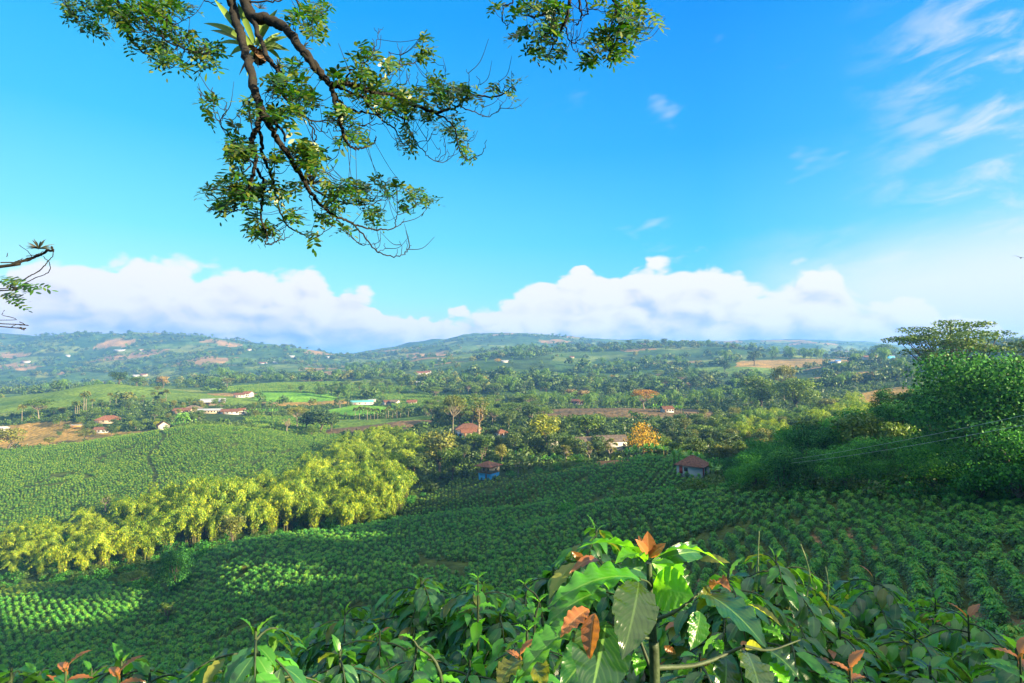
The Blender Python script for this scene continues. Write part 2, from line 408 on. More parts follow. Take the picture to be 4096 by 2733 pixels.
wd = bpy.data.worlds.new('World'); SC.world = wd; wd.use_nodes = True
wd.cycles.sampling_method = 'MANUAL'; wd.cycles.sample_map_resolution = 256
nt = wd.node_tree; nt.nodes.clear(); n = N(nt); L = nt.links
sky = n('ShaderNodeTexSky', sky_type='NISHITA', sun_disc=False, sun_elevation=R(SUN_EL), sun_rotation=R(SUN_AZ), altitude=1500, air_density=1.0, dust_density=.3, ozone_density=3.0)
tc = n('ShaderNodeTexCoord'); sx = n('ShaderNodeSeparateXYZ', i={0: tc.outputs['Generated']})
vx, vy, vz = sx.outputs
az = math_(n, 'MULTIPLY', math_(n, 'ARCTAN2', vx, vy), 180 / math.pi)         # degrees from the view direction
el = math_(n, 'MULTIPLY', math_(n, 'ARCSINE', vz), 180 / math.pi)
def pxdeg(px): return math.degrees(math.atan((px - 512) / F))
def pyel(py, px=512): return math.degrees(math.atan((HOR - py) / F * math.cos(math.radians(pxdeg(px)))))
def curve_az(pts, lo=-60, hi=60):
    """piecewise elevation as a function of azimuth, both in degrees, through a float curve"""
    fc = n('ShaderNodeFloatCurve'); c = fc.mapping.curves[0]
    P = [((pxdeg(px) - lo) / (hi - lo), v) for px, v in pts]
    while len(c.points) < len(P): c.points.new(.5, .5)
    for k, (a, b) in enumerate(P): c.points[k].location = (a, b); c.points[k].handle_type = 'AUTO_CLAMPED'
    fc.mapping.update()
    L.new(math_(n, 'DIVIDE', math_(n, 'SUBTRACT', az, lo), hi - lo, clamp=True), fc.inputs[1])
    return fc.outputs[0]
def comb(a, b, c=0.0):
    k = n('ShaderNodeCombineXYZ')
    for s, v in ((0, a), (1, b), (2, c)):
        if isinstance(v, bpy.types.NodeSocket): L.new(v, k.inputs[s])
        else: k.inputs[s].default_value = v
    return k.outputs[0]
def noise(vec, scale, detail=6, rough=.55, dist=0.0):
    return n('ShaderNodeTexNoise', i={'Vector': vec, 'Scale': scale, 'Detail': detail, 'Roughness': rough, 'Distortion': dist}).outputs[0]
def sstep(x, a, b):
    m = n('ShaderNodeMapRange', interpolation_type='SMOOTHSTEP', i={1: a, 2: b, 3: 0.0, 4: 1.0}); L.new(x, m.inputs[0]); return m.outputs[0]
# clear sky: the physical sky, graded to the clean deep blue of the place
el01 = math_(n, 'DIVIDE', el, 45.0, clamp=True)
SKS = .115
grade = mixc(n, 1.0, sky.outputs[0], (.46, 1.02, 1.0), 'MULTIPLY')
hs = n('ShaderNodeHueSaturation', i={'Saturation': 1.35, 'Value': 1.0, 'Color': grade}).outputs[0]
blue = ramp(n, el01, [(.0, (.70, .93, 1.0)), (.12, (.42, .88, 1.0)), (.26, (.17, .72, 1.0)), (.45, (.045, .50, 1.0)), (.70, (.004, .35, 1.0)), (1.0, (.002, .27, .98))])
bright = ramp(n, math_(n, 'DIVIDE', math_(n, 'ADD', az, 60.0), 120.0, clamp=True), [(0.0, (1.9, 1.22, 1.02)), (.20, (1.5, 1.2, 1.0)), (.45, (1.0, 1.04, 1.0)), (.66, (.5, .86, 1.0)), (.80, (1.2, .98, 1.0)), (1.0, (3.5, 1.2, 1.0))])
blue2 = mixc(n, 1.0, blue, bright, 'MULTIPLY')
K = 1.0 / SKS * 2 ** -EXP
blue3 = mixc(n, 1.0, blue2, (K, K, K), 'MULTIPLY')
base = mixc(n, .96, hs, blue3)
base = mixc(n, sstep(el, 38.0, 58.0), base, (K * 1.75, K * 1.9, K * 1.9))   # unseen zenith brightened, added as fill light for the shaded slopes
# cumulus bank along the horizon
tops = curve_az([(-400,.52),(-100,.48),(0,.47),(50,.50),(120,.52),(205,.565),(245,.52),(290,.545),(345,.50),(385,.39),(420,.32),(465,.35),(505,.42),(545,.52),(600,.58),(660,.62),(700,.60),(740,.53),(765,.44),(785,.48),(805,.555),(832,.54),(850,.40),(880,.34),(920,.345),(945,.30),(1000,.22),(1100,.2),(1400,.3)])
topel = math_(n, 'MULTIPLY', tops, 17.6)
cp = comb(math_(n, 'MULTIPLY', az, .05), math_(n, 'MULTIPLY', el, .085), 3.7)
wob = n('ShaderNodeVectorMath', operation='MULTIPLY_ADD', i={0: n('ShaderNodeTexNoise', i={'Vector': cp, 'Scale': 6.0, 'Detail': 1.0}).outputs['Color'], 1: (.12, .12, 0), 2: cp}).outputs[0]
vor = n('ShaderNodeTexVoronoi', feature='F1', voronoi_dimensions='2D', i={'Vector': wob, 'Scale': 3.6, 'Detail': 2.6, 'Roughness': .52}).outputs['Distance']
nz1 = noise(cp, 2.6, 4, .55)
d = math_(n, 'SUBTRACT', topel, el)
d = math_(n, 'ADD', d, math_(n, 'MULTIPLY', math_(n, 'SUBTRACT', .42, vor), 2.7))
d = math_(n, 'ADD', d, math_(n, 'MULTIPLY', math_(n, 'SUBTRACT', nz1, .5), 1.6))
soft = noise(cp, .8, 2, .5)
edge = n('ShaderNodeMapRange', i={1: .35, 2: .65, 3: .3, 4: 1.3}); L.new(soft, edge.inputs[0])
cm = sstep(math_(n, 'DIVIDE', d, edge.outputs[0]), 0.0, 1.0)
# relief: the same noise a little towards the sun is compared with itself
cp2 = comb(math_(n, 'ADD', math_(n, 'MULTIPLY', az, .05), .05), math_(n, 'ADD', math_(n, 'MULTIPLY', el, .085), .06), 3.7)
rel = math_(n, 'SUBTRACT', noise(cp, 1.5, 3, .5), noise(cp2, 1.5, 3, .5))
vor2 = n('ShaderNodeTexVoronoi', feature='F1', voronoi_dimensions='2D', i={'Vector': n('ShaderNodeVectorMath', operation='ADD', i={0: wob, 1: (.05, .06, 0)}).outputs[0], 'Scale': 3.6, 'Detail': 2.6, 'Roughness': .52}).outputs['Distance']
rel2 = math_(n, 'SUBTRACT', vor2, vor)
hgt = math_(n, 'DIVIDE', el, topel, clamp=True)
lit = math_(n, 'ADD', math_(n, 'MULTIPLY', rel, 1.2), math_(n, 'MULTIPLY', rel2, .55))
lit = math_(n, 'ADD', math_(n, 'MULTIPLY', hgt, 1.15), lit)
big = noise(comb(math_(n, 'MULTIPLY', az, .05), math_(n, 'MULTIPLY', el, .16), 9.0), 1.5, 2, .5)
lit = math_(n, 'ADD', math_(n, 'ADD', lit, .12), math_(n, 'MULTIPLY', math_(n, 'SUBTRACT', big, .5), .55))
ccol = ramp(n, lit, [(.10, (.36, .52, .90)), (.36, (.60, .70, .95)), (.60, (.88, .88, .98)), (.82, (1.0, .99, .985))])
CK = 1.0 / SKS * 2 ** -EXP
ccol = mixc(n, 1.0, ccol, (CK * 1.06, CK * 1.04, CK * 1.05), 'MULTIPLY')
# thin high streaks on the right
sc_ = comb(math_(n, 'MULTIPLY', math_(n, 'ADD', az, math_(n, 'MULTIPLY', el, .3)), .075), math_(n, 'MULTIPLY', math_(n, 'SUBTRACT', el, math_(n, 'MULTIPLY', az, .16)), .22), 1.3)
st = noise(sc_, 2.2, 5, .58, .4)
wmask = math_(n, 'MULTIPLY', sstep(az, 29.0, 43.0), math_(n, 'SUBTRACT', 1.0, sstep(el, 24.0, 32.0)))
ws = math_(n, 'MULTIPLY', sstep(st, .42, .78), wmask)
ws = math_(n, 'MULTIPLY', ws, .85)
faint = math_(n, 'MULTIPLY', math_(n, 'MULTIPLY', sstep(noise(sc_, 1.3, 3, .6), .60, .76), sstep(az, 0.0, 14.0)), .35)
ws = math_(n, 'MAXIMUM', ws, faint)
# pale veil low on the right
veil = math_(n, 'MULTIPLY', sstep(az, 16.0, 36.0), math_(n, 'SUBTRACT', 1.0, sstep(math_(n, 'ADD', el, math_(n, 'MULTIPLY', math_(n, 'SUBTRACT', st, .5), 5.0)), 6.0, 12.5)))
veil = math_(n, 'MULTIPLY', veil, .92)
wcol = (CK * .95, CK * .96, CK * 1.0)
s1 = mixc(n, ws, base, wcol)
s2 = mixc(n, veil, s1, (CK * .95, CK * .99, CK * 1.06))
lowh = math_(n, 'SUBTRACT', 1.0, sstep(el, 1.0, 7.0))
s3 = mixc(n, math_(n, 'MULTIPLY', lowh, .6), s2, (CK * .72, CK * .80, CK * .97))
s4 = mixc(n, cm, s3, ccol)
# only above the horizon; below it the ground sheet reaches out anyway
# sky without cumulus elsewhere, so that those parts of the dome are cheap to evaluate
back = math_(n, 'GREATER_THAN', vy, -.1)
isb = math_(n, 'MULTIPLY', math_(n, 'MULTIPLY', math_(n, 'LESS_THAN', el, 14.0), math_(n, 'GREATER_THAN', el, -2.0)), back)
isw = math_(n, 'MULTIPLY', math_(n, 'MULTIPLY', math_(n, 'GREATER_THAN', az, 0.0), math_(n, 'LESS_THAN', el, 34.0)), back)
bgC = n('ShaderNodeBackground', i={'Color': s4, 'Strength': SKS})
bgW = n('ShaderNodeBackground', i={'Color': s1, 'Strength': SKS})
bgA = n('ShaderNodeBackground', i={'Color': base, 'Strength': SKS})
m1 = n('ShaderNodeMixShader', i={0: isw}); L.new(bgA.outputs[0], m1.inputs[1]); L.new(bgW.outputs[0], m1.inputs[2])
m2 = n('ShaderNodeMixShader', i={0: isb}); L.new(m1.outputs[0], m2.inputs[1]); L.new(bgC.outputs[0], m2.inputs[2])
L.new(m2.outputs[0], n('ShaderNodeOutputWorld').inputs[0])
# ------------------------------------------------------------------ the air of the valley
def build_haze():
    mb = MB(); box(mb, -11800, 11800, -11800, 11800, -160, HAZE_TOP)
    m, nt = newmat('valley_air'); n = N(nt)
    pv = n('ShaderNodeVolumePrincipled', i={'Color': (.15, .40, .95, 1), 'Density': HAZE_D, 'Anisotropy': .1})
    nt.links.new(pv.outputs[0], n('ShaderNodeOutputMaterial').inputs[1])
    o = mb.build('haze', m); tag(o, 'pale blue morning haze filling the valley', 'haze', kind='stuff')
    return o
HAZE_D = 1.7e-4
HAZE_TOP = float(G[:, :].max()) + 22
print('top', HAZE_TOP)
build_haze()
SC.cycles.use_denoising = True
SC.cycles.max_bounces = 6; SC.cycles.diffuse_bounces = 2; SC.cycles.glossy_bounces = 2; SC.cycles.transmission_bounces = 4
SC.cycles.volume_bounces = 0; SC.cycles.transparent_max_bounces = 8
# ------------------------------------------------------------------ plant materials
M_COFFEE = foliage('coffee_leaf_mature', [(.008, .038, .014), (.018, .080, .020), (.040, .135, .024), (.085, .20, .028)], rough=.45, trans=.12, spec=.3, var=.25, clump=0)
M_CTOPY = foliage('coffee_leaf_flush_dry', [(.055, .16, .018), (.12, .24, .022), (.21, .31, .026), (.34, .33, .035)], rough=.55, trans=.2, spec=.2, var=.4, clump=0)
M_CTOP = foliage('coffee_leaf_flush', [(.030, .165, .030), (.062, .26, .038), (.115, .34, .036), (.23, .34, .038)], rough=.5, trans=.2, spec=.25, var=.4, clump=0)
M_BAMBOO = foliage('bamboo_leaf', [(.05, .13, .007), (.14, .25, .009), (.28, .37, .011), (.44, .45, .013)], rough=.5, trans=.42, tcol=(1.15, 1.2, .4), var=.3)
M_BAMBOO2 = foliage('bamboo_leaf_green', [(.05, .12, .018), (.09, .19, .020), (.15, .26, .022)], rough=.5, trans=.4, var=.4)
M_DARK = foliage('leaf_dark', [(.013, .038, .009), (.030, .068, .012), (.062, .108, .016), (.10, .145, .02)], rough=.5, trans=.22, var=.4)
M_MID = foliage('leaf_mid', [(.032, .075, .010), (.072, .135, .014), (.14, .21, .018)], rough=.5, trans=.3, var=.45)
M_OLIVE = foliage('leaf_olive', [(.06, .085, .016), (.12, .14, .020), (.20, .19, .025)], rough=.55, trans=.3, var=.4)
M_YGREEN = foliage('leaf_yellow_green', [(.10, .14, .012), (.20, .23, .015), (.34, .33, .015)], rough=.5, trans=.4, var=.3)
M_NEARG = foliage('leaf_near_green', [(.014, .075, .016), (.030, .15, .022), (.065, .25, .030), (.12, .34, .03)], rough=.5, trans=.3, spec=.15, var=.35)
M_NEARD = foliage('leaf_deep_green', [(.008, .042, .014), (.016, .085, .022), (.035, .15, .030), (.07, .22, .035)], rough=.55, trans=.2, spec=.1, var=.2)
M_YELLOW = foliage('blossom_yellow', [(.16, .14, .015), (.40, .21, .008), (.52, .29, .010), (.55, .36, .02)], rough=.6, trans=.4, tcol=(1, 1, .6), var=.1)
M_ORANGE = foliage('blossom_orange', [(.14, .12, .02), (.34, .16, .02), (.42, .22, .025)], rough=.6, trans=.4, tcol=(1, .9, .6), var=.1)
M_TAN = foliage('leaf_tan', [(.20, .14, .05), (.30, .20, .07), (.16, .15, .05)], rough=.6, trans=.3, tcol=(1, 1, .8), var=.2)
M_PALM = foliage('palm_frond', [(.05, .10, .02), (.12, .17, .025), (.22, .20, .04)], rough=.45, trans=.25, var=.3)
M_BANANA = foliage('banana_leaf', [(.07, .20, .03), (.14, .32, .05), (.24, .42, .08)], rough=.4, trans=.4, var=.3)
M_BARK = plain('bark_brown', (.11, .085, .06), .9, .4, 6, bump=.5)
M_PALE = plain('bark_pale', (.20, .165, .12), .85, .25, 4)
M_CULM = plain('bamboo_culm', (.16, .15, .05), .6, .3, 3)
M_EPI = foliage('epiphyte_clumps', [(.22, .13, .04), (.34, .22, .05), (.16, .15, .04)], rough=.7, trans=.2, tcol=(1, 1, .8), var=.1)

def ellip(n_, r, shell=.35):
    d = rng.normal(size=(n_, 3)); d /= np.linalg.norm(d, axis=1, keepdims=True)
    s = 1 - shell * rng.random((n_, 1))**1.6
    return d, d * s * np.asarray(r)

def crown(blobs, ncards, size, mat, asp=.75, under=.35, jit=.55, name='crown', extra=None):
    mb = MB()
    vol = np.array([(b[1][0] * b[1][1])**1 for b in blobs]); cnt = np.maximum((ncards * vol / vol.sum()).astype(int), 6)
    for (c, r), k in zip(blobs, cnt):
        d, p = ellip(k, r, .45)
        keep = (d[:, 2] > -under) | (rng.random(k) < .35)
        d, p = d[keep], p[keep]
        nn = d * np.array([1, 1, 1.15]) + rng.normal(size=d.shape) * jit
        cards(mb, p + np.asarray(c), nn, size * rng.uniform(.6, 1.35, len(p)), asp)
    if extra:
        for (c, r), k, sz in extra:
            d, p = ellip(k, r, .5); cards(mb, p + np.asarray(c), d + rng.normal(size=d.shape) * .6, sz * rng.uniform(.6, 1.3, k), .8, 1)
    return mb.mesh(name, mat)

def limbs(mb, base, tips, r0, trunk_top, n=6):
    bt = np.array([0, 0, 0.]); tt = np.array(trunk_top, float)
    mid = tt * .5 + rng.normal(size=3) * np.array([.15, .15, 0]) * tt[2] * .15
    P = smoothline([bt - [0, 0, .4], mid, tt], 5); tube(mb, P, np.linspace(r0 * 1.25, r0 * .75, len(P)), n)
    for t in tips:
        t = np.asarray(t, float); m = tt * .45 + t * .55 + rng.normal(size=3) * .06 * np.linalg.norm(t - tt); m[2] = tt[2] * .6 + t[2] * .4
        P = smoothline([tt - [0, 0, .1], m, t], 4); tube(mb, P, np.linspace(r0 * .6, r0 * .12, len(P)), 5)

# unit trees: height 1 scaled later; built in metres at a nominal size
def broad(h, w, nb, nc, size, mat, th=.28, flat=1.0, bark=None, droop=0):
    tt = (rng.normal() * .04 * h, rng.normal() * .04 * h, h * th)
    blobs = []; tips = []
    ch = h * (1 - th * .85)
    for k in range(nb):
        a = 2.4 * k + rng.uniform(-.5, .5); u = (k + .5) / nb
        z = h * th * .85 + ch * (.22 + .58 * rng.random() if k else .68)
        prof = math.sqrt(max(.05, 1 - ((z - h * .56) / (h * .52))**2))
        rad = w * .5 * prof * (math.sqrt(u) * .72)
        r = w * rng.uniform(.15, .27)
        c = (math.cos(a) * rad, math.sin(a) * rad, z)
        blobs.append((c, (r, r, r * rng.uniform(.6, .85) * flat))); tips.append(c)
    tr = MB(); limbs(tr, None, tips[:7], h * .028, tt)
    return tr.mesh('trunk', bark or M_BARK, True), crown(blobs, nc, size, mat), h

def umbrella(h, w, nb, nc, size, mat, bark=None, th=.5, thick=.06, tiers=0):
    tt = (rng.normal() * .05 * h, 0, h * th); blobs = []; tips = []
    for k in range(nb):
        a = 2.4 * k + rng.uniform(-.4, .4); u = (k + .3) / nb
        rad = w * .5 * math.sqrt(u) * .85
        z = h * (.95 - .16 * u * rng.uniform(.4, 1.4) - (.12 if k % 4 == 3 else 0))
        z -= h * tiers * (k % 3) * .5; rad *= 1 - .12 * tiers * (k % 3)
        r = w * rng.uniform(.13, .22) * (1 - .3 * min(tiers * 3, 1) * rng.random())
        c = (math.cos(a) * rad, math.sin(a) * rad, z)
        blobs.append((c, (r, r, h * thick * rng.uniform(.7, 1.2)))); tips.append((c[0], c[1], c[2] - h * .03))
    tr = MB(); limbs(tr, None, tips, h * .022, tt)
    return tr.mesh('trunk', bark or M_PALE, True), crown(blobs, nc, size, mat, under=.6, jit=.7), h

def sparse(h, w, nb, nc, size, mat, bark=None, epi=False):
    tt = (0, 0, h * .42); blobs = []; tips = []; extra = []
    for k in range(nb):
        a = 2.4 * k + rng.uniform(-.5, .5); z = h * rng.uniform(.5, .97); rad = w * .5 * rng.uniform(.25, .95) * (1.15 - .6 * z / h)
        r = w * rng.uniform(.07, .14); c = (math.cos(a) * rad, math.sin(a) * rad, z)
        blobs.append((c, (r, r, r * .7))); tips.append(c)
        if epi: extra.append((((c[0] * .6, c[1] * .6, h * .42 + (z - h * .42) * .55), (w * .05, w * .05, w * .07)), 26, size * .8))
    if epi: extra += [(((0, 0, h * q), (w * .05, w * .05, w * .08)), 30, size * .8) for q in (.2, .3, .4)]
    tr = MB(); limbs(tr, None, tips, h * .026, tt)
    return tr.mesh('trunk', bark or M_PALE, True), crown(blobs, nc, size, [mat, M_EPI], jit=.9, extra=extra), h

def bamboo(h, nc, ncards, size, mat, spread=3.6):
    cu = MB(); fo = MB()
    for k in range(nc):
        a = rng.uniform(0, 6.283); r0 = spread * .45 * math.sqrt(rng.random()); hh = h * rng.uniform(.62, 1.05)
        b = np.array([math.cos(a) * r0, math.sin(a) * r0, -.3]); a2 = a + rng.normal() * .6; out = hh * rng.uniform(.20, .48)
        dx, dy = math.cos(a2), math.sin(a2)
        t = np.linspace(0, 1, 12)
        P = np.stack([b[0] + dx * out * t**2.6, b[1] + dy * out * t**2.6, b[2] + hh * (np.sin(t * 1.95) / 1.0) * (1 - .06 * t)], -1)
        P[:, 2] = b[2] + hh * (1 - (1 - np.minimum(t / .78, 1))**1.7) - hh * .42 * np.maximum(t - .74, 0)**1.15 * 3.0 * (1 if rng.random() < .85 else .3)
        P[:, 0] += dx * out * .9 * np.maximum(t - .6, 0); P[:, 1] += dy * out * .9 * np.maximum(t - .6, 0)
        tube(cu, P, np.linspace(.065, .02, 12), 4)
        u = rng.uniform(.12, 1.0, ncards)**.85
        q = np.stack([np.interp(u, t, P[:, j]) for j in range(3)], -1)
        rad = (.25 + 1.15 * np.sin(np.clip((u - .08) / .92, 0, 1)**1.2 * math.pi * .93)) * h * .072
        ang = rng.uniform(0, 6.283, ncards); rr = rad * np.sqrt(rng.random(ncards))
        off = np.stack([np.cos(ang) * rr, np.sin(ang) * rr, -.75 * rr * rng.random(ncards) + .35 * rad * rng.normal(size=ncards) * .5], -1)
        nn = off + np.array([dx, dy, 1.1]) * rad[:, None] * .7 + rng.normal(size=(ncards, 3)) * .35
        ud = np.stack([np.cos(ang) * .7, np.sin(ang) * .7, -np.ones(ncards)], -1) + rng.normal(size=(ncards, 3)) * .25
        cards(fo, q + off, nn, size * rng.uniform(.6, 1.4, ncards), .34, updir=ud)
    return cu.mesh('culms', M_CULM, True), fo.mesh('plumes', mat), h

def palm(h, fr=3.2, nf=16, skirt=True, mat=None, trunk=None):
    tr = MB(); P = smoothline([(0, 0, -.3), (rng.normal() * .15, .1, h * .5), (0, 0, h)], 5)
    tube(tr, P, np.interp(np.linspace(0, 1, len(P)), [0, .15, .5, .9, 1], [.34, .27, .30, .20, .15]) * (h / 18)**.5, 8)
    fo = MB()
    for k in range(nf):
        a = 2.4 * k; el_ = 1.25 - 1.65 * (k / nf); L_ = fr * rng.uniform(.85, 1.1); t = np.linspace(0, 1, 14)
        rd = L_ * t * math.cos(el_ * .8) * (1 - .15 * t); zz = h + L_ * (t * math.sin(el_) - (.55 + .1 * rng.random()) * t**2)
        rach = np.stack([np.cos(a) * rd, np.sin(a) * rd, zz], -1)
        for s in (-1, 1):
            side = np.array([-math.sin(a), math.cos(a), 0]) * s
            q = rach[1:]; n_ = len(q); lw = L_ * .20 * np.sin(np.linspace(.25, 1, n_) * math.pi * .9) + .08
            cards(fo, q + side * lw[:, None] * .7 - [0, 0, .12], np.tile([0, 0, 1.], (n_, 1)) + side * .7 + rng.normal(size=(n_, 3)) * .2, lw * 1.15, .55, updir=side + np.array([math.cos(a), math.sin(a), 0]) * .5 - np.array([0, 0, .35]))
    if skirt:
        d, p = ellip(70, (.55, .55, .9)); cards(fo, p + [0, 0, h - .9], d + [0, 0, -.2], .4, .35, 1, updir=np.tile([0, 0, -1.], (70, 1)) + rng.normal(size=(70, 3)) * .25)
    return tr.mesh('trunk', trunk or M_PALE, True), fo.mesh('fronds', [mat or M_PALM, M_TAN]), h

def banana(h, nf=9):
    tr = MB(); tube(tr, [(0, 0, -.2), (0.05, 0, h * .3), (0, 0, h * .62)], [.17, .14, .08], 7)
    fo = MB()
    for k in range(nf):
        a = 2.4 * k + rng.uniform(-.3, .3); L_ = h * rng.uniform(.52, .7); el_ = rng.uniform(.35, 1.25) if k < nf - 2 else 1.35
        t = np.linspace(0, 1, 8); rd = L_ * t * math.cos(el_); zz = h * .58 + L_ * (t * math.sin(el_) - .62 * math.cos(el_ * .8) * t**2)
        c = np.stack([np.cos(a) * rd, np.sin(a) * rd, zz], -1); s = np.array([-math.sin(a), math.cos(a), -.25])
        w = L_ * .15 * np.sin(np.clip(t * 1.05 + .06, 0, 1) * math.pi)**.6; w[0] = .03
        V = np.stack([c - s * w[:, None], c + [0, 0, .05], c + s * w[:, None] - [0, 0, 2 * .25] * w[:, None] * 0], 1).reshape(-1, 3)
        i = np.arange(7)[:, None] * 3; Q = np.concatenate([np.hstack([i, i + 1, i + 4, i + 3]), np.hstack([i + 1, i + 2, i + 5, i + 4])])
        fo.add(V, Q)
    return tr.mesh('pseudostem', M_CULM, True), fo.mesh('leaves', M_BANANA), h

def coffee_bush_mesh(nl, per, size, name='foliage', h=1.7, w=.85, mat=None):
    """tiers of arching laterals, leaves in drooping pairs, over a hidden stem"""
    mb = MB()
    for k in range(nl):
        u = (k + rng.random()) / nl; a = 2.4 * k + rng.uniform(-.4, .4); z0 = h * (.22 + .76 * u)
        L_ = w * (1.08 - .62 * u**2.2) * rng.uniform(.8, 1.15)
        t = np.linspace(.22, 1, per); rd = L_ * t; zz = z0 + .34 * L_ * t * (.4 + u) - .62 * L_ * t**2.2
        c = np.stack([np.cos(a) * rd, np.sin(a) * rd, zz], -1)
        out = np.array([math.cos(a), math.sin(a), 0]); side = np.array([-math.sin(a), math.cos(a), 0])
        for s in (-1, 1):
            cc = c + side * s * size * .8 - [0, 0, size * .25] + rng.normal(size=c.shape) * size * .35
            nn = np.tile([0, 0, 1.], (per, 1)) + out * .55 + side * s * .35 + rng.normal(size=c.shape) * .28
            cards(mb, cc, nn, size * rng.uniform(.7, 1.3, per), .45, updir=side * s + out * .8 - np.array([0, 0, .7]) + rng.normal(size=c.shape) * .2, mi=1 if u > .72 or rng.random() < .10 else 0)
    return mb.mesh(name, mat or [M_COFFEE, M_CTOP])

PR = {
 'mid': [broad(12, 11, 16, 2200, .34, M_MID) for _ in range(3)],
 'dark': [broad(12, 11, 17, 2300, .34, M_DARK) for _ in range(4)],
 'big': [broad(22, 20, 34, 5200, .40, M_DARK, th=.25) for _ in range(1)] + [broad(22, 18, 34, 5200, .40, M_MID, th=.25)],
 'olive': [broad(12, 10, 14, 1700, .34, M_OLIVE, th=.34) for _ in range(2)],
 'ygreen': [broad(14, 10, 16, 1700, .36, M_YGREEN, th=.34, bark=M_BARK)],
 'umb': [umbrella(16, 17, 24, 2600, .34, M_OLIVE, thick=.09) for _ in range(2)],
 'umbg': [umbrella(14, 16, 24, 3400, .30, M_MID, thick=.08)],
 'yellow': [broad(13, 12.5, 34, 1700, .27, M_YELLOW, th=.22)],
 'orange': [umbrella(14, 13, 20, 1700, .32, M_ORANGE, th=.35, thick=.13)],
 'epi': [sparse(19, 11, 26, 900, .32, M_OLIVE, epi=True)],
 'slim': [sparse(10, 6, 16, 700, .24, M_OLIVE), sparse(10, 6, 18, 900, .24, M_MID)],
 'tan': [broad(8, 7, 12, 900, .3, M_TAN)],
 'bare': [sparse(12, 7, 20, 200, .22, M_TAN)],
 'bam': [bamboo(15, 13, 260, .36, M_BAMBOO) for _ in range(4)],
 'bamg': [bamboo(14, 12, 150, .46, M_BAMBOO2) for _ in range(2)],
 'palm': [palm(19, 5.4, 22) for _ in range(3)],
 'palms': [palm(8, 2.6, 14, False)],
 'date': [palm(6, 4.2, 22, True, M_BANANA)],
 'banana': [banana(4.5), banana(5.0), banana(4.0)],
 'acacia': [umbrella(22, 22, 46, 9000, .24, M_MID, thick=.045, tiers=.22, th=.34, bark=M_BARK)],
 'near': [broad(9, 9, 20, 8200, .135, M_NEARG, th=.12) for _ in range(2)] + [broad(9, 9, 22, 8200, .135, M_NEARD, th=.12) for _ in range(2)],
 'nearbig': [broad(15, 19, 60, 30000, .17, M_NEARD, th=.16)],
}
PARTS = {'acacia': ('umbrella_tree', 'trunk', 'crown'), 'near': ('bushy_tree', 'trunk', 'crown'), 'bam': ('bamboo_clump', 'culms', 'plumes'), 'bamg': ('bamboo_clump', 'culms', 'plumes'), 'palm': ('royal_palm', 'trunk', 'fronds'), 'palms': ('young_palm', 'trunk', 'fronds'),
         'date': ('feather_palm', 'trunk', 'fronds'), 'banana': ('banana_plant', 'pseudostem', 'leaves'), 'umb': ('umbrella_tree', 'trunk', 'crown'), 'umbg': ('umbrella_tree', 'trunk', 'crown'),
         'yellow': ('yellow_trumpet_tree', 'trunk', 'crown'), 'orange': ('orange_blossom_tree', 'trunk', 'crown'), 'bare': ('bare_tree', 'trunk', 'crown'), 'slim': ('slender_tree', 'trunk', 'crown')}
CATS = {'bam': 'bamboo', 'bamg': 'bamboo', 'palm': 'palm tree', 'palms': 'palm tree', 'date': 'palm tree', 'banana': 'banana plant'}
PLACED = []
def plant(kind, loc, h, w=None, label=None, group=None, rz=None, nom_w=None):
    nm, p1, p2 = PARTS.get(kind, ('broadleaf_tree', 'trunk', 'crown'))
    tm, cm_, nh = PR[kind][rng.integers(len(PR[kind]))]
    s = h / nh
    rt = empty(nm, loc, rng.uniform(0, 6.283) if rz is None else rz)
    bw = max(v.co.x for v in [cm_.vertices[i] for i in range(0, len(cm_.vertices), 97)]) if w else 1
    sw = s if not w else w * .5 / max(bw, .1)
    sw = min(max(sw, s * .55), s * 1.8)
    rt.scale = (sw, sw, s)
    link(p1, tm, rt); link(p2, cm_, rt)
    tag(rt, label, CATS.get(kind, 'tree'), group)
    PLACED.append((loc[0], loc[1], (w or h * .8) * .5))
    return rt
def tree(kind, px, D, topy, wpx, label, group=None, sink=0.0):
    g = ground(px, D, -sink); zt = float(zat(topy, D)); h = max(zt - g.z, 1.5)
    return plant(kind, g, h, wpx * D / F if wpx else None, label, group)

